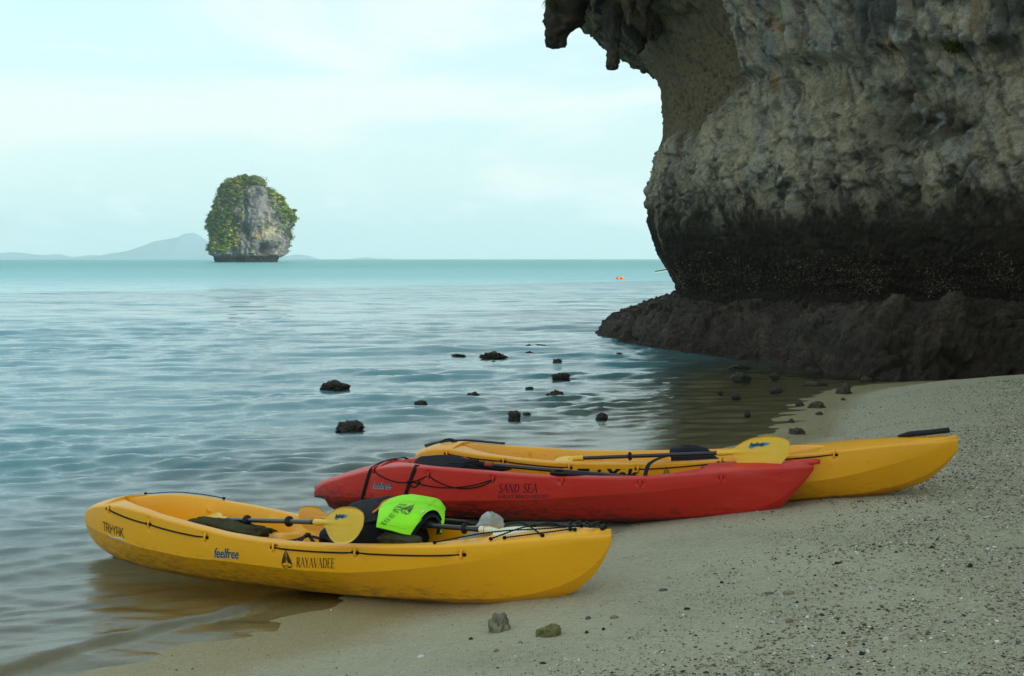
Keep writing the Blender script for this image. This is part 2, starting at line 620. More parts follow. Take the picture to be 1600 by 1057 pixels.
# ------------------------------------------------------------------ beach and sea bed
def build_beach():
    xs = np.concatenate([np.linspace(-60, -6, 28)[:-1], np.arange(-6, -3, 0.12), np.arange(-3, 9, 0.040), np.arange(9, 16, .15), np.linspace(16, 40, 12)])
    ys = np.concatenate([np.linspace(-14, 4, 24)[:-1], np.arange(4, 13, 0.042), np.arange(13, 27, 0.075), np.linspace(27, 60, 20)])
    X, Y = np.meshgrid(xs, ys)
    Z = terrain_z(X, Y)
    V = np.stack([X.ravel(), Y.ravel(), Z], 1)
    m, t, b, _ = new_mat('coarse_sand')
    v = objco(t)
    s = t.nodes.new('ShaderNodeSeparateXYZ')
    t.links.new(v, s.inputs[0])
    big = noise_n(t, v, 0.9, 4, 0.6)
    c = mixc(t, big, (0.53, 0.487, 0.335), (0.63, 0.58, 0.41))
    mid = noise_n(t, v, 28.0, 5, 0.7)
    c = mixc(t, ramp(t, mid, [(0.35, 0.0), (0.65, 1.0)]), mixc(t, 1.0, c, (0.78, 0.77, 0.76), 'MULTIPLY'), c)
    gr = noise_n(t, v, 190.0, 3, 0.75)
    c = mixc(t, ramp(t, gr, [(0.30, 0.0), (0.52, 1.0)]), mixc(t, 1.0, c, (0.50, 0.50, 0.48), 'MULTIPLY'), c)
    # loose shell grit: voronoi grains, some pale, some dark
    vo = t.nodes.new('ShaderNodeTexVoronoi')
    vo.inputs['Scale'].default_value = 75.0
    vo.inputs['Randomness'].default_value = 1.0
    t.links.new(v, vo.inputs['Vector'])
    sc = t.nodes.new('ShaderNodeSeparateColor')
    t.links.new(vo.outputs['Color'], sc.inputs[0])
    grain = ramp(t, vo.outputs['Distance'], [(0.25, 1.0), (0.45, 0.0)])
    patchy = ramp(t, math_n(t, 'ADD', noise_n(t, v, 0.8, 4, 0.6), math_n(t, 'MULTIPLY', s.outputs[0], 0.07)), [(0.54, 0.12), (0.74, 1.0)])
    pale = math_n(t, 'MULTIPLY', math_n(t, 'MULTIPLY', math_n(t, 'GREATER_THAN', sc.outputs[0], 0.80), grain), patchy)
    dark = math_n(t, 'MULTIPLY', math_n(t, 'MULTIPLY', math_n(t, 'LESS_THAN', sc.outputs[0], 0.24), grain), patchy)
    c = mixc(t, math_n(t, 'MULTIPLY', pale, 0.75), c, (0.72, 0.69, 0.58))
    c = mixc(t, math_n(t, 'MULTIPLY', dark, 0.9), c, (0.06, 0.052, 0.036))
    # wet band next to and under the water
    wet = ramp(t, math_n(t, 'ADD', math_n(t, 'MULTIPLY', s.outputs[2], 10.0), math_n(t, 'MULTIPLY', big, 0.3)), [(0.0, 1.0), (0.32, 1.0), (0.65, 0.0)])
    c = mixc(t, wet, c, mixc(t, 1.0, c, (0.84, 0.76, 0.58), 'MULTIPLY'))
    t.links.new(c, b.inputs['Base Color'])
    t.links.new(math_n(t, 'SUBTRACT', 0.9, math_n(t, 'MULTIPLY', wet, 0.55)), b.inputs['Roughness'])
    b.inputs['Specular IOR Level'].default_value = 0.35
    h = math_n(t, 'ADD', math_n(t, 'MULTIPLY', noise_n(t, v, 60.0, 4, 0.7), 0.8), math_n(t, 'MULTIPLY', math_n(t, 'MULTIPLY', grain, patchy), 0.5))
    t.links.new(bump(t, h, 0.022), b.inputs['Normal'])
    o = mesh_np('beach', V, grid_faces(len(ys), len(xs)), m)
    tag(o, 'grey tan sand beach with shell grit sloping into the sea', kind='structure')
    bm2 = mesh_np('sea_bed', np.array([(-14000, -14, -9.2), (14000, -14, -9.2), (14000, 14000, -9.2), (-14000, 14000, -9.2)]), [(0, 1, 2, 3)], m)
    tag(bm2, 'sandy sea bed below the water', kind='structure')


build_beach()

# ------------------------------------------------------------------ sea
def swell(x, y):
    """small breaking ripple that runs along the shore, and lines of low swell offshore"""
    d = shore_dist(x, y)
    p = np.stack([x, y, 0 * x], 1)
    w = 0.05 * fbm(p * 0.5 + 2, 2)
    e = -(d + w)
    fade = sst(10.5, 8.2, y)
    z = 0.034 * sst(0.30, 0.40, e) * fade * np.exp(-np.clip(e - 0.40, 0, 9) / 0.6)
    return z


def build_sea():
    Yr = [3.0]
    while Yr[-1] < 46:
        Yr.append(Yr[-1] + max(0.022, Yr[-1] * 0.0046))
    while Yr[-1] < 240:
        Yr.append(Yr[-1] * 1.009)
    while Yr[-1] < 13600:
        Yr.append(Yr[-1] * 1.045)
    Yr = np.array(Yr)
    nc = 410
    S = np.linspace(-0.62, 0.52, nc)
    wd = Yr[:, None] + 4
    X = S[None, :] * wd
    Y = np.repeat(Yr[:, None], nc, 1)
    x, y = X.ravel(), Y.ravel()
    sp = (wd * (S[1] - S[0]) + 0 * X).ravel()
    spy = np.repeat(np.gradient(Yr)[:, None], nc, 1).ravel()
    z = np.zeros(len(x))
    p = np.stack([x, y, np.zeros_like(x)], 1)
    wx = 0.35 * perlin(p * 0.33 + 4)
    wy = 0.35 * perlin(p * 0.33 + 44)
    near = y < 300
    r2 = np.random.default_rng(11)
    d = shore_dist(x, y)
    amp_env = 0.22 + 0.78 * sst(0.2, 3.5, -d)
    gust = 0.75 + 0.6 * fbm(p * 0.12 + 7, 3)
    lam = np.geomspace(0.10, 5.2, 84)
    calm = 0.55 + 0.9 * sst(-0.35, 0.35, fbm(p * np.array([0.10, 0.28, 1]) + 70, 3))
    for k, L in enumerate(lam):
        spread = 0.40 if L < 0.4 else (0.30 if L < 1.2 else 0.20)
        a = -math.pi / 2 + 0.16 + r2.normal() * spread
        kx, ky = math.cos(a) * 2 * math.pi / L, math.sin(a) * 2 * math.pi / L
        slope = 0.030 if L < 0.18 else (0.050 if L < 0.7 else (0.036 if L < 1.1 else (0.026 if L < 2.2 else 0.020)))
        A = slope * L / (2 * math.pi)
        if L > 1.0:
            A = A * sst(0.6, 7.0, -d) 
        vis = sst(2.2, 4.0, L / np.maximum(spy, 1e-6) / max(abs(math.sin(a)), 0.2)) * sst(2.0, 4.0, L / np.maximum(sp, 1e-6) / max(abs(math.cos(a)), 0.05))
        ph = kx * (x + wx * 1.2) + ky * (y + wy * 1.2) + r2.uniform(0, 6.28)
        mod = 0.35 + 1.3 * (0.5 + 0.5 * np.sin(ph * 0.061 + kx * x * 0.11 + k) * np.cos(ky * y * 0.093 - kx * x * 0.13 + k * 2.0))
        s_ = np.sin(ph)
        z += A * (s_ + 0.30 * np.cos(2 * ph)) * vis * mod * amp_env * (gust if L > 0.8 else calm) * near
    # a few longer swell lines
    for (L, A, a, ph0) in ((2.9, 0.011, -1.42, 0.3), (4.3, 0.012, -1.28, 2.0), (6.5, 0.012, -1.5, 1.0)):
        ph = (math.cos(a) * (x + wx) + math.sin(a) * (y + wy * 2)) * 2 * math.pi / L + ph0
        z += A * (np.exp(2.4 * (np.sin(ph) - 1)) - 0.3) * sst(0.5, 4, -d) * (y < 200) * np.clip(0.5 + fbm(p * 0.25 + k, 2) * 1.6, 0, 1.5)
    z += swell(x, y)
    depth = np.clip(-terrain_z(x, y, False), 0, 9)
    turb = 1 - np.exp(-depth / 0.52)
    V = np.stack([x, y, z], 1)
    m, t, b, out = new_mat('sea_water')
    v = objco(t)
    at = t.nodes.new('ShaderNodeAttribute')
    at.attribute_name = 'turb'
    far = t.nodes.new('ShaderNodeAttribute')
    far.attribute_name = 'offshore'
    n1 = noise_n(t, mapping(t, v, scale=(0.010, 0.05, 1)), 1.0, 5, 0.6)
    body = mixc(t, ramp(t, n1, [(0.35, 0.0), (0.65, 1.0)]), (0.015, 0.200, 0.215), (0.030, 0.235, 0.245))
    nearc = mixc(t, n1, (0.110, 0.320, 0.370), (0.130, 0.345, 0.390))
    nearc = mixc(t, ramp(t, at.outputs['Fac'], [(0.20, 0.0), (0.75, 1.0)]), (0.130, 0.120, 0.065), nearc)
    farc = t.nodes.new('ShaderNodeAttribute')
    farc.attribute_name = 'open_sea'
    base = mixc(t, farc.outputs['Fac'], nearc, body)
    t.links.new(base, b.inputs['Base Color'])
    fr0 = t.nodes.new('ShaderNodeAttribute')
    fr0.attribute_name = 'chop'
    t.links.new(math_n(t, 'MULTIPLY_ADD', fr0.outputs['Fac'], 0.34, 0.03), b.inputs['Roughness'])
    b.inputs['IOR'].default_value = 1.40
    hv = mapping(t, v, scale=(1.0, 2.6, 1.0), rot=(0, 0, R(6)))
    h1 = noise_n(t, hv, 8.0, 6, 0.66, 0.5)
    b1 = bump(t, h1, 0.010, 0.8)
    t.links.new(math_n(t, 'MULTIPLY_ADD', at.outputs['Fac'], 0.70, 0.18), b1.node.inputs['Strength'])

    def tilt(scale, mp, amp_node):
        n = t.nodes.new('ShaderNodeTexNoise')
        n.inputs['Scale'].default_value = scale
        n.inputs['Detail'].default_value = 4
        n.inputs['Roughness'].default_value = 0.6
        t.links.new(mapping(t, v, scale=mp), n.inputs['Vector'])
        sb = t.nodes.new('ShaderNodeVectorMath')
        sb.operation = 'SUBTRACT'
        t.links.new(n.outputs['Color'], sb.inputs[0])
        sb.inputs[1].default_value = (0.5, 0.5, 0.5)
        ml = t.nodes.new('ShaderNodeVectorMath')
        ml.operation = 'MULTIPLY'
        t.links.new(sb.outputs[0], ml.inputs[0])
        ml.inputs[1].default_value = (0.5, 1.0, 0.0)
        sc_ = t.nodes.new('ShaderNodeVectorMath')
        sc_.operation = 'SCALE'
        t.links.new(ml.outputs[0], sc_.inputs[0])
        t.links.new(amp_node, sc_.inputs['Scale'])
        return sc_.outputs[0]

    def vadd(a_, b_, op='ADD'):
        n = t.nodes.new('ShaderNodeVectorMath')
        n.operation = op
        t.links.new(a_, n.inputs[0])
        if b_ is not None:
            t.links.new(b_, n.inputs[1])
        return n.outputs[0]
    mid_a = math_n(t, 'MULTIPLY', far.outputs['Fac'], 1.15)
    far_a = math_n(t, 'MULTIPLY', far.outputs['Fac'], 0.42)
    nrm = vadd(vadd(vadd(b1, tilt(1.0, (0.55, 2.0, 1), mid_a)), tilt(1.0, (0.03, 0.12, 1), far_a)), None, 'NORMALIZE')
    t.links.new(nrm, b.inputs['Normal'])
    fr = t.nodes.new('ShaderNodeFresnel')
    fr.inputs['IOR'].default_value = 1.40
    t.links.new(nrm, fr.inputs['Normal'])
    gl = t.nodes.new('ShaderNodeBsdfGlossy')
    gl.inputs['Roughness'].default_value = 0.02
    t.links.new(nrm, gl.inputs['Normal'])
    tr = t.nodes.new('ShaderNodeBsdfTransparent')
    tr.inputs[0].default_value = (0.96, 0.97, 0.90, 1)
    sh = t.nodes.new('ShaderNodeMixShader')
    t.links.new(fr.outputs[0], sh.inputs[0])
    t.links.new(tr.outputs[0], sh.inputs[1])
    t.links.new(gl.outputs[0], sh.inputs[2])
    mx = t.nodes.new('ShaderNodeMixShader')
    t.links.new(at.outputs['Fac'], mx.inputs[0])
    t.links.new(sh.outputs[0], mx.inputs[1])
    t.links.new(b.outputs[0], mx.inputs[2])
    t.links.new(mx.outputs[0], out.inputs[0])
    Fc = grid_faces(len(Yr), nc)
    # leave out the sheet where it would lie well under dry sand
    dz = (V[:, 2] - terrain_z(x, y, False))
    keep = (dz[Fc].max(1) > -0.05)
    o = mesh_np('sea', V, Fc[keep], m, attrs={'turb': turb, 'offshore': sst(20, 80, y), 'open_sea': sst(50, 420, y), 'chop': sst(35, 170, y)})
    tag(o, 'rippled pale blue sea turning turquoise towards the horizon', kind='structure')


build_sea()

# ------------------------------------------------------------------ cliff
PLAN = np.array([(90, 150), (55, 100), (28, 72), (12, 56), (6.6, 45), (4.75, 38.5), (4.35, 34.6), (4.75, 32.2), (5.9, 29.7), (7.4, 27.2), (9.3, 24.8),
                 (11.6, 22.1), (14, 18), (16, 12), (17.6, 4), (19.5, -6), (23, -16), (40, -24), (70, -28)])


def resample(P, spacing_fn):
    C = catmull(P, 4000)
    s = np.concatenate([[0], np.cumsum(np.linalg.norm(np.diff(C, axis=0), axis=1))])
    out = [0.0]
    while out[-1] < s[-1]:
        x = np.interp(out[-1], s, C[:, 0]); y = np.interp(out[-1], s, C[:, 1])
        out.append(out[-1] + spacing_fn(x, y))
    out = np.array(out[:-1])
    return np.stack([np.interp(out, s, C[:, 0]), np.interp(out, s, C[:, 1])], 1), out


def wall_spacing(x, y):
    if 20.5 < y < 37.5:
        return 0.033
    return 0.06 if 17 < y < 41 else (0.30 if -5 < y < 60 else 1.5)


WP, WS = resample(PLAN, wall_spacing)
WT = np.gradient(WP, axis=0)
WT /= np.linalg.norm(WT, axis=1)[:, None]
WN = np.stack([WT[:, 1], -WT[:, 0]], 1)          # outward (towards the sea / viewer)
if WN[len(WN) // 2].dot((-1, -0.3)) < 0:
    WN = -WN
# smooth the normals so the sheet does not fold
ker = np.ones(41) / 41
WNs = np.stack([np.convolve(np.pad(WN[:, k], 20, 'edge'), ker, 'valid') for k in (0, 1)], 1)
WNs /= np.linalg.norm(WNs, axis=1)[:, None]
S0 = WS[np.argmin(np.abs(WP[:, 1] - 34.6) + 10 * (WP[:, 0] > 8))]      # arc length at the corner


def cliff_profile(z):
    return smooth_interp(z, [-1, 1.0, 1.36, 1.65, 2.18, 2.8, 3.3, 4.0, 4.6, 5.6, 6.3, 6.75, 7.2, 7.55, 7.85, 8.15, 8.5, 9.2, 10.5, 13, 17, 24],
                         [0, 0, 0.02, 0.16, 0.50, 0.73, 0.82, 0.80, 0.66, 0.36, 0.36, 0.42, 0.62, 0.95, 1.55, 2.2, 2.75, 3.3, 3.8, 4.0, 2.5, -6.0])


def build_cliff():
    zs = np.concatenate([np.linspace(-1.0, 0.9, 8)[:-1], np.arange(0.9, 7.35, 0.031), np.arange(7.35, 8.75, 0.020), np.geomspace(8.8, 24, 34)])
    nz_, nu = len(zs), len(WP)
    U = np.repeat(np.arange(nu)[None], nz_, 0)
    Z = np.repeat(zs[:, None], nu, 1)
    s = (WS - S0)[U]                                # metres along the wall; the near part has s > 0
    P0 = WP[U]
    Nn = WNs[U]
    off = cliff_profile(Z.ravel()).reshape(Z.shape)
    s_, z_ = s.ravel(), Z.ravel()
    q = np.stack([P0[..., 0].ravel(), P0[..., 1].ravel(), z_], 1)
    off = off.ravel()
    # on the near wall the roof is less deep
    k = sst(1.0, 6.0, s_)
    off = np.where(z_ > 5.6, off * (1 - k * 0.72) + 0.36 * k * 0.72, off)
    # the far side of the corner keeps a plain wall
    warp = fbm(q * 0.5 + 31, 3)
    big = fbm(q * np.array([0.30, 0.30, 0.42]) + 2, 4)
    # --- ledge with stone curtains above it on the right
    zl = np.interp(s_ + 0.5 * warp, [0, 2.4, 4.2, 4.6, 6.2, 9.5, 14], [4.9, 5.2, 6.0, 6.25, 6.35, 6.05, 6.0]) + 0.28 * warp + 0.10 * fbm(q * 2.5, 3)
    above = sst(-0.10, 0.14, z_ - zl)
    ab = above * sst(4.15, 4.45, s_ + 0.5 * warp)
    brown = above * sst(4.5, 4.2, s_ + 0.5 * warp)
    dr = ridged(q * np.array([2.1, 2.1, 0.22]) + 3 + warp[:, None] * 0.5, 3)
    fine_dr = ridged(q * np.array([7.0, 7.0, 0.9]) + 8 + warp[:, None] * 2, 3)
    off = off + big * 0.22 + ab * (0.26 + 0.34 * (dr - 0.5) + 0.12 * (fine_dr - .5))
    off = off - 0.10 * brown * sst(8.4, 7.2, z_) * sst(0.3, 1.6, s_)
    lip = np.exp(-((z_ - zl + 0.02) / 0.11) ** 2) * sst(2.0, 3.4, s_)
    off = off + lip * (0.04 + 0.08 * fbm(q * 3 + 2, 2))
    hollow2 = np.exp(-((s_ - 9.4) / 1.2) ** 2 - ((z_ - 4.65) / 0.5) ** 2)
    off = off - 0.42 * hollow2
    bulge = np.exp(-((s_ - 6.8) / 1.3) ** 2 - ((z_ - 5.0) / 0.55) ** 2)
    off = off + 0.20 * bulge
    # --- dripstone ribs running down and to the left in the middle zone
    sl = s_ + 0.50 * z_ + 0.5 * warp
    rib = ridged(np.stack([sl * 2.4, s_ * 0 + 5, z_ * 0.7], 1) + 0.8 * fbm(q * 1.3 + 61, 3)[:, None], 4, 0.6)
    mid = sst(2.9, 3.7, z_) * (1 - above)
    off = off + mid * 0.15 * (rib - 0.55)
    # blocky breaks
    b1, b2 = worley(q * np.array([0.8, 0.8, 0.9]) + 0.5 * fbm(q * 1.2 + 5, 3)[:, None] + 77)
    off = off + mid * (0.16 * (perlin(np.floor(b1 * 3)[:, None] + q * 0.35) ) - 0.10 * sst(0.14, 0.02, b2 - b1))
    # --- pits and honeycomb, strongest between 3 and 4.8 m
    qq = q + 0.12 * np.stack([fbm(q * 3 + 1, 3), fbm(q * 3 + 21, 3), fbm(q * 3 + 41, 3)], 1)
    qs = qq + np.stack([0 * z_, 0.35 * z_, 0 * z_], 1)
    w1, w2 = worley(qs * np.array([2.2, 2.2, 0.75]))
    w3, w4 = worley(qs * np.array([5.0, 5.0, 1.9]) + 11)
    w7, w8 = worley(qq * np.array([11.0, 11.0, 8.0]) + 19)
    zone = sst(2.75, 3.4, z_ + 0.3 * warp) * sst(5.0, 3.9, z_ + 0.9 * warp - 0.10 * s_)
    patchy = sst(-0.25, 0.25, fbm(q * 0.9 + 33, 3))
    zone = np.clip(zone * (0.25 + 0.75 * patchy) + 0.04 * mid + 0.25 * sst(7.5, 8.5, s_) * sst(5, 5.6, z_), 0, 1)
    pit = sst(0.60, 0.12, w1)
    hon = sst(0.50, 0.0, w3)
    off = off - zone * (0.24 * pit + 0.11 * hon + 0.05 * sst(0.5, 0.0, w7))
    # small holes in the brown wall on the left
    w5, _ = worley(qq * 7.5 + 40)
    w6, _ = worley(qq * 3.1 + 60)
    holes = np.clip(brown + 0.25 * sst(5.0, 3.0, s_) * sst(4, 5, z_), 0, 1)
    off = off - holes * (0.045 * sst(0.42, 0.12, w5) + 0.09 * sst(0.32, 0.08, w6) * sst(6.7, 5.9, z_))
    fa, fb = worley(qs * np.array([3.6, 3.6, 0.9]) + 91 + 0.4 * fbm(q * 2, 2)[:, None])
    soft = sst(3.9, 4.6, z_ + 0.5 * warp) * (1 - above) * sst(8.2, 7.0, s_ + warp)
    vr = ridged(np.stack([sl * 2.6, 0 * s_ + 7, z_ * 0.42], 1) + 0.25 * fbm(q * 1.6 + 15, 3)[:, None], 5, 0.66) - 0.55
    off = off + ((0.16 - 0.03 * soft) * vr + (0.04 - 0.03 * soft) * (fb - fa - 0.3)) * sst(2.8, 3.6, z_) * (1 - 0.7 * brown) + 0.03 * fbm(q * 3.1 + 7, 3) + 0.060 * (ridged(qs * np.array([8.0, 8.0, 2.6]), 4, 0.7) - 0.6) * (1 - 0.4 * soft) + 0.10 * brown * (ridged(q * 2.2 + 9, 4, 0.65) - 0.55)
    # tidal notch: horizontal erosion grooves
    notch = sst(3.2, 2.4, z_)
    off = off + notch * (0.05 * fbm(q * np.array([1, 1, 5.0]), 3) + 0.045 * fbm(q * 12, 2))
    oy = sst(1.2, 1.5, z_) * sst(2.35, 1.95, z_ + 0.25 * warp)
    off = off + oy * 0.04 * (ridged(q * 16, 2) - 0.4)
    V = np.stack([P0[..., 0].ravel() + Nn[..., 0].ravel() * off, P0[..., 1].ravel() + Nn[..., 1].ravel() * off,
                  z_ + 0.05 * fbm(q * 2.4 + 70, 3) + sst(9, 20, z_) * 5.0 * fbm(np.stack([s_ * 0.13, 0 * s_, 0 * s_], 1), 4, 0.6)], 1)
    roof = sst(7.3, 7.8, z_) * sst(9.5, 8.8, z_) * sst(5.0, 2.5, s_)
    V[:, 2] += roof * (0.26 + 0.22 * (ridged(V * 1.6 + 13, 4, 0.62) - 0.6) + 0.16 * fbm(V * 0.9 + 23, 3))
    # --- stone colours (mineral stains, algae; shade painted into pits, holes and hollow)
    nA = fbm(q * np.array([0.9, 0.9, 0.6]) + 90, 5, 0.65)
    nB = fbm(np.stack([sl * 2.4, 0 * s_ + 3, z_ * 0.3], 1), 5, 0.65)
    nC = fbm(np.stack([sl * 5.5, 0 * s_ + 9, z_ * 0.45], 1) + 0.2 * nA[:, None], 5, 0.68)
    nD = fbm(q * 2.3 + 55, 6, 0.7)
    nE = fbm(q * 7.0 + 155, 4, 0.7)
    nF = fbm(q * np.array([3.2, 3.2, 0.6]) + 200, 5, 0.65)          # vertical drips on the curtains
    c = np.zeros((len(z_), 3)) + (0.50, 0.430, 0.290)

    def over(c, colr, a):
        a = np.clip(a, 0, 1)[:, None]
        return c * (1 - a) + np.array(colr) * a
    c = c * (1 + 0.35 * nE + 0.6 * nA)[:, None]
    c = over(c, (0.17, 0.145, 0.10), sst(0.0, 0.35, nD) * 0.6)
    c = over(c, (0.28, 0.33, 0.325), sst(0.02, 0.35, nB) * (1 - brown) * 0.38)                        # blue grey film
    c = over(c, (0.60, 0.55, 0.42), sst(0.10, 0.40, nC) * (1 - brown) * 0.65)                        # pale drips
    c = over(c, (0.10, 0.098, 0.085), sst(0.06, 0.34, -nC) * sst(2.8, 3.4, z_) * 0.8)
    nG = fbm(np.stack([sl * 9.0, 0 * s_ + 4, z_ * 0.5], 1), 4, 0.6)
    c = over(c, (0.36, 0.40, 0.39), sst(0.12, 0.35, nG) * (1 - brown) * sst(3.0, 4.0, z_) * 0.55)
    c = over(c, (0.12, 0.095, 0.06), sst(0.14, 0.36, -nG) * (1 - brown) * sst(3.0, 4.0, z_) * 0.6)
    c = over(c, (0.27, 0.31, 0.32), ab * sst(-0.05, 0.25, nF) * 0.7)
    c = over(c, (0.62, 0.60, 0.50), ab * sst(0.12, 0.32, -nF) * 0.7)
    c = over(c, (0.44, 0.42, 0.34), lip * 0.6)
    c = over(c, (0.40, 0.25, 0.11), sst(0.10, 0.34, fbm(q * np.array([1.7, 1.7, 1.0]) + 120, 5, 0.6)) * np.clip(sst(4.9, 5.8, z_) * sst(4.0, 5.0, s_) + lip, 0, 1) * 0.7)
    c = over(c, (0.200, 0.148, 0.084), brown * 0.85 * (1 - 0.5 * sst(0.1, 0.4, nD)))                  # brown wall left
    c = over(c, (0.05, 0.042, 0.032), holes * (sst(0.34, 0.16, w5) * 0.75 + sst(-0.1, -0.4, nE) * 0.5))  # dark fill in the small holes, painted shade
    c = over(c, (0.20, 0.155, 0.095), roof * sst(0.05, 0.35, fbm(V * 1.3 + 63, 5, 0.65)) * 0.8)
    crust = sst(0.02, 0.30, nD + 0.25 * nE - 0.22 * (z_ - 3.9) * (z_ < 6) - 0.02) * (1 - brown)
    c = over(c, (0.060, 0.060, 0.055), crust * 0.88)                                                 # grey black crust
    dk = sst(7.4, 8.2, s_) * sst(4.9, 5.5, z_) * sst(-0.2, 0.15, fbm(q * 1.2 + 400, 4, .6))
    c = over(c, (0.075, 0.078, 0.074), dk * 0.75)
    c = over(c, (0.13, 0.115, 0.078), hollow2 * 1.2)  # shade of the hollow painted into the stone colour
    c = over(c, (0.055, 0.055, 0.05), ab * sst(0.10, 0.30, fbm(np.stack([s_ * 3.1, 0 * s_, z_ * 0.5], 1) + 300, 5, .6)) * 0.7)
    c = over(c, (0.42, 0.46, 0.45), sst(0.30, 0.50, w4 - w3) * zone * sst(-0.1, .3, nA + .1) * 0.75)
    c = over(c, (0.05, 0.048, 0.042), zone * (sst(0.22, 0.08, w1) * 0.7 + sst(0.2, 0.05, w3) * 0.5))  # pit and honeycomb bottoms darkened, shade put into the colour
    algae = sst(4.1, 2.7, z_ + 0.95 * nA + 0.45 * nC + 0.5 * warp)
    c = over(c, (0.036, 0.028, 0.019), algae * 0.96)
    c = over(c, (0.060, 0.045, 0.028), algae * sst(0.1, 0.4, fbm(q * np.array([1.5, 1.5, 3.0]) + 500, 5, 0.65)) * 0.8)
    c = over(c, (0.045, 0.033, 0.022), oy * 0.7)
    pale = np.exp(-((s_ - 0.9) / 0.10) ** 2 - ((z_ - 2.75) / 0.34) ** 2)
    c = over(c, (0.34, 0.30, 0.21), pale * 1.2)
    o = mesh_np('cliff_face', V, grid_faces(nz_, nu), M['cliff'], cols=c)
    tag(o, 'tall overhanging limestone cliff with dark tidal notch', kind='structure')
    # flat inland top, so that the cliff is a solid hill seen from the air
    top = [(x + 3, y + 2, 24.0) for x, y in WP[::12]] + [(260, -16, 26), (260, 150, 26)]
    tp = mesh_np('cliff_plateau', top, [tuple(range(len(top)))], M['cliff'], cols=np.zeros((len(top), 3)) + .2, smooth=False)
    tag(tp, 'rocky plateau on top of the cliff', kind='structure')
    return o, V.reshape(nz_, nu, 3), zs, s, oy


cliff, CV, CZ, CS, COY = build_cliff()


def cliff_tree():
    nz_, nu, _ = CV.shape
    js = np.where((WP[:, 1] > 17) & (WP[:, 1] < 41))[0][::3]
    sub = CV[::3][:, js]
    return BVHTree.FromPolygons([tuple(v) for v in sub.reshape(-1, 3)], [tuple(f) for f in grid_faces(sub.shape[0], sub.shape[1]).tolist()])


CLIFF_BVH = cliff_tree()


def hit_cliff(px, py):
    """where the line of sight of a photograph pixel meets the cliff"""
    o = Vector((0, 0, CAM_H))
    d = (Vector(W(px, py, 30.0)) - o).normalized()
    return CLIFF_BVH.ray_cast(o, d, 120)


# oysters on the notch: thousands of little shells, one mass
def build_oysters():
    r = np.random.default_rng(3)
    nz_, nu, _ = CV.shape
    V, Fc, n = [], [], 0
    zi = np.where((CZ > 1.35) & (CZ < 2.3))[0]
    ui = np.where((WP[:, 1] > 19) & (WP[:, 1] < 36))[0]
    cnt = 0
    for _ in range(15000):
        a = r.choice(zi[:-1]); b = r.choice(ui[:-1])
        if r.random() > (0.25 + 0.75 * math.exp(-((CZ[a] - 1.75) / 0.28) ** 2)):
            continue
        p = CV[a, b]
        nrm = np.cross(CV[a, b + 1] - p, CV[a + 1, b] - p)
        nrm /= np.linalg.norm(nrm) + 1e-9
        if nrm.dot(np.array([WNs[b, 0], WNs[b, 1], 0])) < 0:
            nrm = -nrm
        t1 = np.cross(nrm, r.normal(size=3)); t1 /= np.linalg.norm(t1)
        t2 = np.cross(nrm, t1)
        nn = nrm + r.normal(size=3) * 0.5
        nn /= np.linalg.norm(nn)
        if r.random() > 0.25 + 1.3 * float(COY[a * nu + b]) * (0.5 + 0.5 * math.sin(b * 0.09 + 2.2 * math.sin(b * 0.031)) ) ** 1.5:
            continue
        sz = r.uniform(0.008, 0.020) * (1.7 if r.random() < 0.08 else 1)
        w = sz * r.uniform(0.4, 0.8)
        c0 = p + nrm * 0.012
        V += [c0 - t1 * sz, c0 + t2 * w + nn * .006, c0 + t1 * sz, c0 - t2 * w, c0 + nn * sz * 0.7]
        Fc += [(n, n + 1, n + 4), (n + 1, n + 2, n + 4), (n + 2, n + 3, n + 4), (n + 3, n, n + 4)]
        n += 5
    o = mesh_np('oyster_crust', np.array(V), Fc, M['shell'], cliff, smooth=False)
    tag(o, kind='stuff')


build_oysters()


# hanging stones under the roof (parts of the cliff)
def hanging_stone(secs, name='stalactite', seed=0.0, depth=0.8, colr=(0.075, 0.060, 0.045)):
    """secs: (px left, px right, py) outline at distance Yd, turned into a lumpy closed shape"""
    Yd = secs[0]
    rows = secs[1]
    dense = []
    L = catmull(np.array([(a, b, c) for a, b, c in rows], float), 46)
    seg = 40
    V = []
    for (a, b, c) in L:
        A, B = W(a, c, Yd), W(b, c, Yd)
        cx, rx = (A[0] + B[0]) / 2, abs(B[0] - A[0]) / 2
        th = np.linspace(0, 2 * np.pi, seg, endpoint=False)
        V.append(np.stack([cx + rx * np.cos(th), Yd + np.sin(th) * (rx * depth + 0.04), np.full(seg, A[2])], 1))
    V = np.vstack(V)
    ctr = np.repeat(V.reshape(-1, seg, 3).mean(1), seg, 0)
    d = V - ctr
    d /= np.linalg.norm(d, axis=1)[:, None] + 1e-6
    V = V + d * (0.13 * fbm(V * 2.2 + seed, 4, 0.6) + 0.11 * (ridged(V * 4.5 + seed, 4, 0.65) - 0.6))[:, None]
    V[:, 2] += 0.05 * fbm(V * 4 + seed + 9, 3)
    F_ = [tuple(f) for f in grid_faces(len(L), seg, True).tolist()]
    n = len(L)
    F_.append(tuple(range((n - 1) * seg, n * seg)))
    nz1 = fbm(V * 3 + 4, 4)
    c = np.zeros_like(V) + colr
    c = c * (1 + 0.9 * nz1)[:, None]
    c = c + sst(0.1, 0.4, fbm(V * 2 + 8, 3))[:, None] * np.array((0.07, 0.05, 0.03))
    o = mesh_np(name, V, F_, M['cliff'], cliff, cols=np.clip(c, 0.01, 1))
    return o


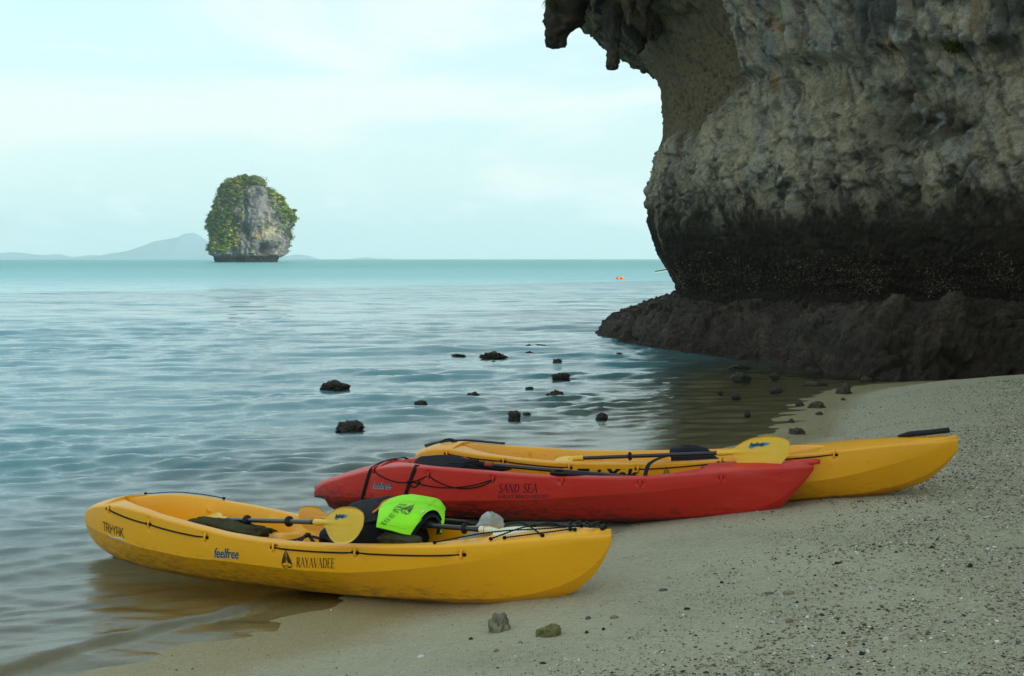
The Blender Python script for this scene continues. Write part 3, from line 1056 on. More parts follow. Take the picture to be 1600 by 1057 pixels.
hanging_stone((33.0, [(856, 925, -60), (854, 920, -20), (852, 917, 5), (850, 915, 22), (849, 912, 36), (851, 900, 46), (850, 886, 56), (852, 886, 66), (854, 884, 74), (862, 876, 76)]), seed=1, colr=(0.05, 0.04, 0.03))
hanging_stone((33.4, [(905, 1010, -60), (905, 1000, -20), (912, 975, 5), (922, 958, 16), (932, 945, 21)]), seed=2, colr=(0.06, 0.05, 0.04))
hanging_stone((33.2, [(935, 990, -50), (936, 985, -5), (939, 975, 22), (943, 969, 48), (948, 968, 62), (951, 968, 72), (947, 969, 84), (946, 969, 98), (949, 963, 106), (953, 958, 110)]), seed=3, colr=(0.10, 0.085, 0.065))
hanging_stone((34.0, [(960, 1040, 0), (968, 1030, 30), (975, 1020, 48), (985, 1012, 60), (993, 1008, 68), (996, 1006, 76), (994, 999, 86)]), seed=4)
hanging_stone((32.8, [(985, 1060, -70), (980, 1050, -25), (978, 1040, 8), (984, 1034, 34), (1000, 1034, 52), (1014, 1032, 62)]), seed=5, colr=(0.11, 0.085, 0.055))


def tuft(name, label, base, size, n, colrs, droop=0.6, width=0.012, seed=0, group=None, cat='plant', spread=1.0, segs=5):
    """a clump of narrow leaves growing from one point"""
    r = np.random.default_rng(seed)
    V, Fc, C = [], [], []
    for i in range(n):
        a = r.uniform(0, 2 * np.pi)
        out = np.array([math.cos(a), math.sin(a), 0]) * r.uniform(0.15, 1.0) * spread
        L = size * r.uniform(0.5, 1.1)
        c = np.array(colrs[r.integers(len(colrs))]) * r.uniform(0.7, 1.25)
        side = np.array([-math.sin(a), math.cos(a), 0]) * width * r.uniform(0.6, 1.3)
        b0 = r.normal(size=3) * size * 0.16
        k = len(V)
        for j in range(segs + 1):
            t = j / segs
            pos = b0 + out * L * t * 0.8 + np.array([0, 0, 1.0]) * L * (t * (1 - droop * t * 1.1)) * 0.9
            wv = side * (1 - t) ** 0.6
            V += [pos - wv, pos + wv]
            C += [c, c]
        for j in range(segs):
            Fc.append((k + 2 * j, k + 2 * j + 1, k + 2 * j + 3, k + 2 * j + 2))
    o = mesh_np(name, np.array(V), Fc, M['leaf'], cols=np.array(C))
    o.location = base
    tag(o, label, cat, group)
    return o


loc, nrm, _, _ = hit_cliff(1490, 72)
if loc is not None:
    tuft('cliff_shrub', 'green leafy tuft growing high on the right of the cliff', loc + nrm * 0.03, 0.40, 420,
         [(0.05, 0.08, 0.012), (0.09, 0.12, 0.015), (0.13, 0.10, 0.02)], 0.8, 0.011, 2)
loc, nrm, _, _ = hit_cliff(1458, 115)
if loc is not None:
    tuft('cliff_seedling', 'tiny green sprout on the cliff below the leafy tuft', loc + nrm * 0.02, 0.10, 60,
         [(0.07, 0.13, 0.015)], 0.8, 0.008, 3)
for i_, (a_, b_, c_, Y_) in enumerate(((1014, 1020, 62, 32.6), (978, 988, 42, 31.8), (1002, 1012, 46, 31.4), (924, 930, 22, 32.2))):
    w_ = (b_ - a_)
    hanging_stone((Y_, [(a_ - w_, b_ + w_, c_ - 62), (a_ - w_ * .6, b_ + w_ * .5, c_ - 34), (a_, b_, c_ - 14), (a_ + w_ * .2, b_ - w_ * .2, c_ - 4), (a_ + w_ * .4, b_ - w_ * .35, c_)]), seed=20 + i_, colr=(0.12, 0.095, 0.06) if i_ % 2 else (0.07, 0.055, 0.04))
tuft('cliff_grass', 'ragged grass hanging at the top left tip of the overhang', W(862, 4, 32.3), 0.35, 260,
     [(0.045, 0.06, 0.015), (0.09, 0.085, 0.02), (0.05, 0.035, 0.02)], 1.3, 0.009, 4)


def hanging_roots():
    r = np.random.default_rng(5)
    m = MB()
    for i in range(46):
        px = r.uniform(966, 1000)
        top = W(px, r.uniform(48, 60), 33.3 + r.uniform(-.3, .3))
        L = r.uniform(0.12, 0.42) * (1.3 - abs(px - 985) / 40)
        pts = [top + np.array([r.normal() * 0.012 * j, 0, -L * j / 4]) for j in range(5)]
        m.tube(pts, 0.0045, 4)
    L0 = W(1039, 80, 32.0)
    m.tube([L0 + np.array([0.004 * math.sin(j), 0, -1.35 * j / 10]) for j in range(11)], 0.003, 4)
    o = m.build('hanging_roots', plain('dry_root', (0.05, 0.045, 0.03), 0.9), cliff)
    tag(o, kind='stuff')


hanging_roots()

# ------------------------------------------------------------------ rock shelf at the foot of the cliff
EDGE = np.array([(8.0, 49.5), (4.6, 44), (2.9, 40.6), (2.15, 37.6), (2.55, 34.4), (3.15, 31.6), (3.75, 29.9), (4.45, 28.6), (5.0, 27.2), (5.35, 25.7), (5.75, 24.4),
                 (6.25, 23.3), (6.95, 23.0), (7.9, 23.3), (9.0, 23.2), (10.2, 21.6), (11.4, 19.2), (13.0, 15.5), (14.3, 10), (16.0, 2)])


def build_shelf():
    E_ = catmull(EDGE, 760)
    se = np.linspace(0, 1, len(E_))
    i0 = np.argmin(np.hypot(WP[:, 0] - 9.5, WP[:, 1] - 51.5))
    i1 = np.argmin(np.hypot(WP[:, 0] - 18.0, WP[:, 1] - 2))
    # match every edge point with the wall by projecting along the wall's arc
    cand = WP[min(i0, i1):max(i0, i1)]
    near_i = np.array([np.argmin((cand[:, 0] - (x + 1.2)) ** 2 + (cand[:, 1] - (y + 0.8)) ** 2) for x, y in E_])
    near_i = np.maximum.accumulate(near_i)
    wi = np.convolve(np.pad(near_i.astype(float), 40, 'edge'), np.ones(81) / 81, 'valid')
    Wl = np.stack([np.interp(wi, np.arange(len(cand)), cand[:, k]) for k in (0, 1)], 1)
    wn = WNs[min(i0, i1):max(i0, i1)]
    Wn = np.stack([np.interp(wi, np.arange(len(cand)), wn[:, k]) for k in (0, 1)], 1)
    Wl = Wl - Wn * 0.9                               # run on under the wall
    nv = 150
    t = np.linspace(0, 1, nv)
    tt = t ** 1.35
    X = E_[:, 0][:, None] * (1 - tt) + Wl[:, 0][:, None] * tt
    Y = E_[:, 1][:, None] * (1 - tt) + Wl[:, 1][:, None] * tt
    wid = np.hypot(E_[:, 0] - Wl[:, 0], E_[:, 1] - Wl[:, 1])[:, None]
    dd = tt[None] * wid                               # metres in from the edge
    tipf = sst(40.5, 36.0, E_[:, 1])[:, None] * 0.45 + 0.55
    lip = smooth_interp(E_[:, 1], [0, 18, 22, 23.5, 25, 28, 31, 34.4, 37.6, 45], [0.8, 0.72, 0.62, 0.55, 0.66, 0.55, 0.50, 0.42, 0.22, 0.3])[:, None]
    Z = -0.45 + (0.45 + lip) * (1 - np.exp(-(dd / 0.30) ** 1.2)) + (1.40 - lip) * np.clip(dd / wid, 0, 1) ** 0.85
    Z = Z + (E_[:, 1][:, None] < 24) * 0.1
    x, y, z = X.ravel(), Y.ravel(), Z.ravel()
    # rounded boulder lobes
    for (bx, by, rx, ry, h) in ((6.35, 24.6, 0.95, 1.2, 0.42), (7.3, 23.6, 0.9, 0.8, 0.34), (8.6, 23.7, 1.0, 0.8, 0.28), (4.9, 28.2, 0.7, 0.9, 0.20),
                                (3.9, 30.6, 0.7, 1.0, 0.16), (3.0, 34.2, 0.8, 1.4, 0.12), (5.6, 26.6, 0.6, 0.7, 0.22)):
        r2 = ((x - bx) / rx) ** 2 + ((y - by) / ry) ** 2
        z = z + 1.25 * h * np.clip(1 - r2, 0, 1) ** 0.6 * sst(0.0, 0.5, dd.ravel())
    q = np.stack([x, y, z], 1)
    G3 = q.reshape(len(E_), nv, 3)
    n = np.cross(np.gradient(G3, axis=0), np.gradient(G3, axis=1))
    n /= np.linalg.norm(n, axis=2, keepdims=True) + 1e-9
    n = n.reshape(-1, 3)
    n *= np.sign(n[:, 2:3] + 1e-9)
    w1, w2 = worley(q * 1.15 + 3 + 0.5 * fbm(q, 2)[:, None])
    w3, w4 = worley(q * 3.6 + 30)
    crack = sst(0.13, 0.01, w2 - w1) * sst(-0.15, 0.2, fbm(q * 0.7 + 44, 3))
    d = 0.20 * fbm(q * 0.7 + 12, 4, 0.6) - 0.16 * crack + 0.10 * (w4 - w3 - 0.3) + 0.085 * fbm(q * 3.5, 5, 0.7) + 0.12 * (ridged(q * 5.0, 5, 0.78) - 0.55)
    fade = sst(1.0, 0.85, np.repeat(t[None], len(E_), 0).ravel()) * 0.7 + 0.3
    V = q + n * (d * fade)[:, None]
    nA = fbm(q * 1.6 + 5, 4)
    c = np.zeros_like(V) + (0.074, 0.050, 0.033)
    a = sst(-0.1, 0.4, nA)[:, None]
    c = c * (1 - a) + np.array((0.150, 0.108, 0.072)) * a
    a = (sst(0.10, 0.40, fbm(q * 1.1 + 25, 4)) * sst(28, 25, y))[:, None] * 0.6
    c = c * (1 - a) + np.array((0.052, 0.060, 0.046)) * a
    a = (sst(0.5, 0.1, V[:, 2]) * 0.55)[:, None]
    c = c * (1 - a) + np.array((0.060, 0.036, 0.022)) * a
    o = mesh_np('rock_shelf', V, grid_faces(len(E_), nv), M['shelf'], cols=c)
    tag(o, 'black brown wave cut rock shelf below the cliff', kind='structure')


build_shelf()


# ------------------------------------------------------------------ single rocks
def rock(name, label, px, py, wpx, hpx, seed, where='water', sub=4, colr=(0.050, 0.038, 0.026), pwr=1.0, deep=0.8, ridge=0.55, nz=0.30, tilt=0.0, group=None, cat='rock', mat='wetrock'):
    if where == 'water':
        p = G(px, py, 0.0)
    else:
        z = 0.1
        for _ in range(12):
            p = G(px, py, z)
            z = TZ(p[0], p[1])
        p = G(px, py, z)
    s = p[1] / F_PX
    w, h = wpx * s / 2, hpx * s + (0.018 if where == 'water' and hpx < 10 else 0)
    V, Fc = blob_vf((w * 0.92, w * deep, h * 1.02), nz, 2.4, seed * 7.7, sub, pwr, ridge)
    V[:, 2] += V[:, 0] * tilt
    top = V[:, 2].max()
    V[:, 2] *= h * (0.90 if where == 'water' and hpx > 10 else 1.0) / top
    V[:, 0] *= w / max(abs(V[:, 0].min()), V[:, 0].max())
    nA = fbm(V / w * 1.6 + seed, 4)
    c = np.array(colr)[None] * (1 + 0.9 * nA)[:, None]
    wet = sst(0.35, 0.05, V[:, 2] / h)[:, None] if where == 'water' else 0
    c = c * (1 - 0.45 * wet)
    o = mesh_np(name, V, Fc, M[mat], cols=np.clip(c, 0.008, 1))
    o.location = (p[0], p[1] + w * deep * 0.6, p[2])
    tag(o, label, cat, group)
    return o


SR = 'rocks standing in the shallow water'
WATER_ROCKS = [
    (523, 609, 50, 16, 1, 'block shaped dark rock in the water, farthest left of the rocks', dict(pwr=0.7, tilt=-0.12)),
    (547, 676, 54, 20, 2, 'brown rock with a humped top in the water nearest the kayaks', dict(pwr=1.0)),
    (658, 633, 24, 6, 3, 'small pointed rock in the water right of the humped rock', dict()),
    (738, 622, 25, 8, 4, 'low wedge shaped rock in the middle of the water', dict(tilt=0.2)),
    (771, 559, 52, 11, 5, 'long low rock in the water, widest of the far ones', dict(deep=0.5)),
    (716, 557, 26, 2, 6, 'thin flat rock barely breaking the surface left of the long low rock', dict()),
    (827, 543, 14, 4, 7, 'left one of two far flat rocks touching each other', dict()),
    (845, 543, 18, 4, 8, 'right one of two far flat rocks touching each other', dict()),
    (827, 553, 15, 3, 9, 'flat rock just in front of the two touching rocks', dict()),
    (871, 571, 20, 9, 10, 'rounded dark rock behind the double humped rock', dict(pwr=0.85)),
    (876, 593, 33, 9, 11, 'double humped dark rock in the water near the shelf', dict(pwr=0.8, ridge=0.6)),
    (868, 622, 30, 14, 12, 'peaked rock with a low tail in front of the double humped rock', dict(ridge=0.5)),
    (828, 609, 15, 3, 13, 'small flat rock left of the peaked rock', dict()),
    (804, 653, 23, 13, 14, 'steep sided rock in the water above the yellow kayak at the back', dict(pwr=0.85)),
    (823, 650, 15, 4, 15, 'little stone touching the right side of the steep sided rock', dict()),
    (941, 655, 22, 10, 16, 'two pointed rock in the water left of the shaded pool', dict(ridge=0.6)),
    (939, 633, 9, 4, 17, 'very small stone behind the two pointed rock', dict()),
    (967, 556, 14, 4, 18, 'small flat rock off the tip of the rock shelf', dict()),
    (771, 567, 10, 2, 19, 'tiny flat stone in front of the long low rock', dict()),
]
for (px, py, w, h, sd, lab, kw) in WATER_ROCKS:
    rock('sea_rock', lab, px, py, w, h, sd, group=SR, sub=5 if w > 28 else 4, **kw)

POOL = 'stones in the shaded pool'
for (px, py, w, h, sd, lab) in [
        (1160, 592, 36, 12, 21, 'weedy brown rock in the shaded pool below the shelf'),
        (1158, 577, 40, 7, 22, 'low weedy rock behind the brown one in the shaded pool'),
        (1212, 590, 20, 6, 23, 'small stone right of the weedy rocks in the pool'),
        (1150, 621, 20, 5, 24, 'small stone in the middle of the shaded pool'),
        (1126, 615, 10, 4, 25, 'tiny stone left of the middle of the shaded pool'),
        (1168, 650, 12, 8, 26, 'upright little stone in the front of the shaded pool'),
        (1214, 612, 22, 6, 27, 'flat stone in the pool near the beach corner')]:
    rock('pool_rock', lab, px, py, w, h, sd, group=POOL, sub=4, colr=(0.060, 0.048, 0.028), ridge=0.75, nz=0.4)

BR = 'weedy rocks along the edge of the beach'
for (px, py, w, h, sd, lab) in [
        (1320, 616, 30, 18, 31, 'dark rounded rock on the sand below the shelf'),
        (1277, 638, 34, 11, 32, 'yellow brown weedy rock at the edge of the pool'),
        (1250, 635, 16, 9, 33, 'small weedy rock left of the yellow brown one'),
        (1247, 679, 30, 11, 34, 'flat dark rock on the sand behind the raised paddle blade'),
        (1237, 661, 12, 7, 35, 'little dark stone above the flat dark rock'),
        (1281, 649, 14, 6, 36, 'small pale stone on the sand right of the pool'),
        (1318, 626, 9, 5, 37, 'pebble sized rock in front of the dark rounded rock'),
        (1355, 597, 26, 8, 38, 'low brown rock between the shelf and the sand'),
        (1390, 594, 30, 9, 39, 'flat brown rock at the foot of the shelf beside the sand'),
        (1276, 604, 40, 8, 40, 'long low weedy rock at the head of the pool')]:
    rock('beach_rock', lab, px, py, w, h, sd, 'sand', group=BR, colr=(0.075, 0.062, 0.036))

o = rock('coral_stone', 'pale grey coral stone with a small hole in front of the yellow kayak', 780, 988, 44, 30, 51, 'sand', 5, (0.22, 0.20, 0.13), 0.9, 0.8, 0.25, 0.3, mat='pebble')
o = rock('coral_stone', 'olive green stone lying right of the pale grey one', 857, 995, 42, 18, 52, 'sand', 5, (0.17, 0.155, 0.055), 0.9, 0.7, 0.2, 0.25, tilt=0.15, mat='pebble')

# ------------------------------------------------------------------ shell grit and pebbles
def build_pebbles():
    r = np.random.default_rng(21)
    n = 220000
    x = r.uniform(-2.2, 7.5, n)
    y = 4.6 + 15 * r.random(n) ** 1.5
    d = shore_dist(x, y)
    p = np.stack([x, y, 0 * x], 1)
    nA = fbm(p * 0.55 + 4, 3)
    nB = fbm(p * 1.7 + 14, 3)
    # the grit lies in a drift along the right of the beach
    drift = sst(1.7, 3.2, d + 1.0 * nA) * 0.85 + 0.06 + sst(8.5, 11.0, y) * 0.35 * sst(0.2, 0.9, d)
    dens = np.clip(drift * (0.45 + 0.9 * sst(-0.25, 0.25, nB)), 0.02, 1)
    keep = (d > 0.06) & (r.random(n) < dens) & (np.abs(x) < 0.46 * y + 0.3)
    x, y = x[keep], y[keep]
    z = terrain_z(x, y)
    n = len(x)
    sz = np.exp(r.normal(math.log(0.0034), 0.42, n)) * (1 + 0.75 * sst(1.9, 3.2, (d + 0.8 * nA)[keep])) * (1 + 0.05 * (y - 6).clip(0, 9))
    sz = np.clip(sz, 0.0022, 0.017)
    # octahedral chips, squashed
    base = np.array([(1, 0, 0), (0, 1, 0), (-1, 0, 0), (0, -1, 0), (0, 0, 1), (0, 0, -1)], float)
    fc = np.array([(0, 1, 4), (1, 2, 4), (2, 3, 4), (3, 0, 4), (1, 0, 5), (2, 1, 5), (3, 2, 5), (0, 3, 5)])
    B = np.repeat(base[None], n, 0) * (1 + 0.45 * (r.random((n, 6, 1)) - 0.5))
    B *= np.stack([np.ones(n), r.uniform(0.45, 1, n), r.uniform(0.25, 0.6, n)], 1)[:, None]
    a = r.uniform(0, 2 * np.pi, n)
    ca, sa = np.cos(a)[:, None], np.sin(a)[:, None]
    tx = r.normal(0, 0.3, n)[:, None]
    X, Y, Z = B[..., 0], B[..., 1], B[..., 2]
    Z = Z + X * tx
    V = np.stack([(X * ca - Y * sa) * sz[:, None] + x[:, None], (X * sa + Y * ca) * sz[:, None] + y[:, None], Z * sz[:, None] + z[:, None] + 0.2 * sz[:, None]], -1)
    F_ = (fc[None] + 6 * np.arange(n)[:, None, None]).reshape(-1, 3)
    pal = np.array([(0.50, 0.45, 0.33), (0.32, 0.28, 0.19), (0.78, 0.75, 0.66), (0.07, 0.06, 0.045), (0.15, 0.13, 0.09), (0.26, 0.15, 0.08), (0.17, 0.18, 0.15)])
    k = r.choice(7, n, p=[.26, .24, .13, .12, .14, .05, .06])
    C = np.repeat((pal[k] * r.uniform(0.75, 1.2, (n, 1)))[:, None], 6, 1).reshape(-1, 3)
    o = mesh_np('shell_grit', V.reshape(-1, 3), F_, M['pebble'], smooth=False, cols=C)
    tag(o, kind='stuff')


build_pebbles()
# a few bigger dark and white bits that lie alone on the smooth sand
BITS = [(1347, 1024, 10, 6, 0), (1296, 1031, 9, 4, 0), (1308, 882, 9, 4, 0), (1318, 991, 8, 4, 0), (1457, 857, 8, 4, 0), (1350, 1009, 6, 4, 0), (1363, 921, 14, 5, 1),
        (1385, 1001, 10, 5, 1), (1204, 929, 18, 3, 2), (1233, 929, 18, 6, 3), (1234, 973, 14, 6, 3), (919, 968, 10, 5, 2), (960, 967, 16, 4, 3), (943, 985, 6, 4, 0), (917, 990, 7, 4, 0),
        (1037, 924, 16, 4, 2), (1074, 953, 11, 3, 0), (813, 1006, 8, 4, 3), (736, 1000, 8, 4, 0), (848, 1038, 11, 3, 0), (806, 1029, 8, 5, 1), (884, 1032, 8, 5, 1), (1517, 887, 8, 7, 0),
        (1512, 840, 9, 5, 3), (1128, 912, 7, 4, 0), (658, 1028, 14, 4, 1), (776, 1019, 10, 4, 3)]
BC = [(0.03, 0.027, 0.022), (0.55, 0.54, 0.48), (0.12, 0.12, 0.10), (0.24, 0.19, 0.12)]
BN = ['black pebble', 'white shell bit', 'grey driftwood chip', 'tan pebble']
BP = ['near the bottom edge of the sand, rightmost of a close pair', 'near the bottom edge of the sand, left of a close pair', 'on the smooth sand below the tip of the red kayak', 'above a pair of black pebbles near the bottom edge',
      'standing alone well inside the shell grit', 'just above the rightmost black pebble of the pair', 'at the edge of the grit, beside the smooth sand', 'in the grit above the black pebbles', 'lying flat in the middle of the smooth sand',
      'touching the flat driftwood chip in the middle of the sand', 'below the driftwood chip in the middle of the sand', 'right of the olive green stone', 'in front of the bow of the yellow kayak, long and thin', 'right of the olive green stone, the smaller one',
      'beside the small tan pebble right of the olive stone', 'on the sand off the bow, longest of the driftwood bits', 'on the open sand right of the front kayak bow', 'below the gap between the two bigger stones', 'below and left of the pale coral stone',
      'below the olive green stone, flat', 'below the two bigger stones, near the bottom edge', 'near the bottom edge right of the olive stone', 'far out in the grit on the right', 'in the grit near the right edge',
      'on the smooth sand between kayaks and grit', 'at the lower left of the two bigger stones', 'just below the pale coral stone']
for i, (px, py, w, h, c) in enumerate(BITS):
    o = rock('pebble', BN[c] + ' ' + BP[i], px, py, w, h, 60 + i, 'sand', 2, BC[c], 0.9, 0.7, 0.1, 0.2, group='loose bits lying on the beach', cat='pebble', mat='pebble')


# ------------------------------------------------------------------ kayaks
class Kayak:
    """sit-on-top kayak hull lofted from cross sections; x from the left end to the right end, -y the side seen, z above the still water"""

    def __init__(self, name, label, A, B, half, bx, sheer, chine, keel, well, floor_pts, mat, dimples, humps=(), crown=0.03, group=None, wall=0.07, chine_w=0.965, notch=None):
        A, B = np.array(A), np.array(B)
        d = B - A
        self.L = float(np.hypot(*d))
        self.rot = math.atan2(d[1], d[0])
        self.A = A
        self.root = thing(name, label, 'kayak', (A[0], A[1], 0), self.rot, group)
        self.half, self.bx, self.sh, self.ch, self.ke = half, bx, sheer, chine, keel
        self.well, self.fl, self.humps, self.crown, self.wall, self.chw = well, floor_pts, humps, crown, wall, chine_w
        self.notch = notch
        n = 320
        u = np.linspace(0, 1, n)
        t = u - 0.6 * np.sin(2 * np.pi * u) / (2 * np.pi)
        rows = [self.section(x) for x in t]
        k = len(rows[0])
        side = np.array([[(x * self.L, y, z) for y, z in r] for x, r in zip(t, rows)])      # y >= 0 half: keel -> gunwale -> centre
        self.sec_n = k
        nearh = side * np.array([1, -1, 1])
        full = np.concatenate([nearh, side[:, ::-1][:, 1:-1]], 1)
        for (x0, z0, r0, dep) in dimples:
            for sgn in (-1, 1):
                dx = (full[..., 0] - x0) / (r0 * 1.35)
                dz = (full[..., 2] - z0) / r0
                ww = np.exp(-(dx ** 2 + dz ** 2) * 1.6) * (np.sign(full[..., 1]) == sgn) * (np.abs(full[..., 1]) > self.b(x0 / self.L) * 0.72)
                full[..., 1] -= sgn * dep * ww
        V = full.reshape(-1, 3)
        m = full.shape[1]
        Fc = [tuple(f) for f in grid_faces(n, m, True)[:, ::-1].tolist()]
        Fc.append(tuple(range(m)))
        Fc.append(tuple(range((n - 1) * m, n * m))[::-1])
        o = mesh_np('hull', V, Fc, mat, self.root, sharp=9)
        self.hull = o
        self.bvh = BVHTree.FromPolygons([tuple(v) for v in V], Fc)

    def b(self, t):
        return self.half * float(smooth_interp(np.array([t]), *self.bx)[0])

    def section(self, t):
        f = lambda tab: float(smooth_interp(np.array([t]), *tab)[0])
        b, S, C, K = self.half * f(self.bx), f(self.sh), f(self.ch), f(self.ke)
        C = max(min(C, S - 0.012), K + 0.01)
        S = max(S, C + 0.012)
        z2 = K + (C - K) * 0.24
        cw = self.chw
        pts = [(0, K), (0.50 * b, z2), (cw * b, C), (b, S - 0.014)]
        out = []
        for (y0, z0), (y1, z1) in zip(pts[:-1], pts[1:]):
            for j in range(6):
                q = j / 6
                bul = 0.005 * math.sin(math.pi * q) * min(1, b / 0.2)
                out.append((y0 + (y1 - y0) * q + bul * 0.7, z0 + (z1 - z0) * q - bul * 0.7 * (z1 - z0 < abs(y1 - y0))))
        out += [(b, S - 0.014), (b - 0.002, S - 0.006), (b - 0.008, S - 0.001)]
        bi = float(smooth_interp(np.array([t]), *self.well)[0]) * (b - 0.045) if self.well else 0
        nd = 44
        for j in range(nd + 1):
            y = (b - 0.012) * (1 - j / nd) if b > 0.014 else 0.002 * (1 - j / nd)
            top = S + self.crown * max(0, 1 - (y / max(b, 1e-3)) ** 2) * (1 if bi < 0.02 else 0.35)
            if bi > 0.02:
                w = min(self.wall, bi)
                e = np.clip((bi - y) / w, 0, 1)
                e = e * e * (3 - 2 * e)
                fl = S - float(smooth_interp(np.array([t]), *self.fl)[0])
                fl = fl + 0.012 * math.cos(y * 26) * 0.5
                for (t0, wt, h, yp) in self.humps:
                    fl += h * math.exp(-((t - t0) / wt) ** 2) * (1 - yp * (y / b) ** 2)
                z = top + (min(fl, top) - top) * e
            else:
                z = top
            out.append((y, z))
        return out

    def side(self, x, z, off=0.002, far=False):
        """point on the hull side at length x and height z"""
        s = 1 if far else -1
        loc, nrm, _, _ = self.bvh.ray_cast(Vector((x, s * 2.0, z)), Vector((0, -s, 0)))
        if loc is None:
            return Vector((x, s * self.b(np.clip(x / self.L, 0, 1)), z))
        if nrm.y * s < 0:
            nrm = -nrm
        return loc + nrm * off

    def top(self, x, y, off=0.002):
        loc, nrm, _, _ = self.bvh.ray_cast(Vector((x, y, 3.0)), Vector((0, 0, -1)))
        if loc is None:
            return Vector((x, y, 0.4))
        return loc + Vector((0, 0, off))

    def sheer(self, x):
        return float(smooth_interp(np.array([x / self.L]), *self.sh)[0])

    def world(self, p):
        c, s = math.cos(self.rot), math.sin(self.rot)
        return np.array([self.A[0] + c * p[0] - s * p[1], self.A[1] + s * p[0] + c * p[1], p[2]])

    def local(self, p):
        c, s = math.cos(self.rot), math.sin(self.rot)
        x, y = p[0] - self.A[0], p[1] - self.A[1]
        return np.array([c * x + s * y, -s * x + c * y, p[2]])

    # ---- fittings
    def decal(self, name, polys, x0, z0, mat, dxz=(0, 0), off=0.0018, label=None):
        """polys: list of (verts2d, faces); laid on the hull side with the origin at (x0, z0); dxz slope of the base line"""
        V, Fc = [], []
        for vs, fs in polys:
            k = len(V)
            for (a, b_) in vs:
                V.append(self.side(x0 + a, z0 + b_ + a * dxz[0], off))
            Fc += [tuple(i + k for i in f) for f in fs]
        return mesh_np(name, [tuple(v) for v in V], Fc, mat, self.root, smooth=False)

    def eye(self, x, z, rope_mat=True):
        p0 = self.side(x, z + 0.022, 0.0)
        p1 = self.side(x, z - 0.022, 0.0)
        y = min(p0.y, p1.y)
        m = MB()
        pts = [np.array([x, p0.y + 0.004, z + 0.026]), np.array([x, y - 0.004, z + 0.018]), np.array([x, y - 0.007, z]), np.array([x, y - 0.004, z - 0.018]), np.array([x, p1.y + 0.004, z - 0.026])]
        m.tube(catmull(pts, 12), 0.0080, 8)
        return m.build('pad_eye', self.hull.data.materials[0], self.root)

    def line(self, pts, rad=0.0052, name='deck_line', knots=()):
        P = catmull([tuple(p) for p in pts], max(24, 14 * len(pts)))
        s = np.concatenate([[0], np.cumsum(np.linalg.norm(np.diff(P, axis=0), axis=1))])
        P = np.stack([np.interp(np.linspace(0, s[-1], int(s[-1] / 0.006) + 8), s, P[:, k]) for k in range(3)], 1)
        tw = rad * (1 + 0.22 * np.sin(np.arange(len(P)) * 2.1))
        m = MB()
        m.tube(P, tw, 6)
        for kn in knots:
            Vb, Fb = blob_vf((0.012, 0.010, 0.011), 0.25, 2, 1.0, 2)
            m.add(Vb + np.array(kn), Fb)
        return m.build(name, M['rope'], self.root)


# ---- lettering helpers: flat polygons in metres
def text_polys(txt, h, sx=1.0, shear=0.0, bold=0.0, spacing=1.0):
    cu = bpy.data.curves.new('lettering', 'FONT')
    cu.body = txt
    cu.size = h / 0.72
    cu.shear = shear
    cu.offset = bold
    cu.space_character = spacing
    cu.resolution_u = 3
    ob = bpy.data.objects.new('lettering', cu)
    col.objects.link(ob)
    dg = bpy.context.evaluated_depsgraph_get()
    me = bpy.data.meshes.new_from_object(ob.evaluated_get(dg))
    vs = [(v.co.x * sx, v.co.y) for v in me.vertices]
    fs = [tuple(p.vertices) for p in me.polygons]
    bpy.data.objects.remove(ob)
    bpy.data.curves.remove(cu)
    bpy.data.meshes.remove(me)
    return vs, fs


def stroke(pts, w, cap=0.0):
    """a pen stroke: pts [(x, y)], w a width or list of widths"""
    P = np.asarray(pts, float)
    T = np.gradient(P, axis=0)
    T /= np.linalg.norm(T, axis=1)[:, None] + 1e-9
    Nn = np.stack([-T[:, 1], T[:, 0]], 1)
    w = np.full(len(P), w) if np.isscalar(w) else np.asarray(w)
    A, B = P + Nn * w[:, None] / 2, P - Nn * w[:, None] / 2
    V = np.vstack([A, B])
    n = len(P)
    return [tuple(v) for v in V], [(i, n + i, n + i + 1, i + 1) for i in range(n - 1)]


def xf(polys, ox=0.0, oy=0.0, s=1.0, sx=1.0, sh=0.0, rot=0.0):
    c, si = math.cos(rot), math.sin(rot)
    out = []
    for vs, fs in polys:
        o = []
        for x, y in vs:
            X, Y = (x * sx + y * sh) * s, y * s
            o.append((ox + X * c - Y * si, oy + X * si + Y * c))
        out.append((o, fs))
    return out


def arcp(cx, cy, rx, ry, a0, a1, n=12):
    return [(cx + rx * math.cos(R(a0 + (a1 - a0) * i / n)), cy + ry * math.sin(R(a0 + (a1 - a0) * i / n))) for i in range(n + 1)]


TK, TN, SF = 0.13, 0.045, 0.035          # thick stroke, thin stroke, serif


def serif(x, y, w=0.22):
    return stroke([(x - w / 2, y), (x + w / 2, y)], SF)


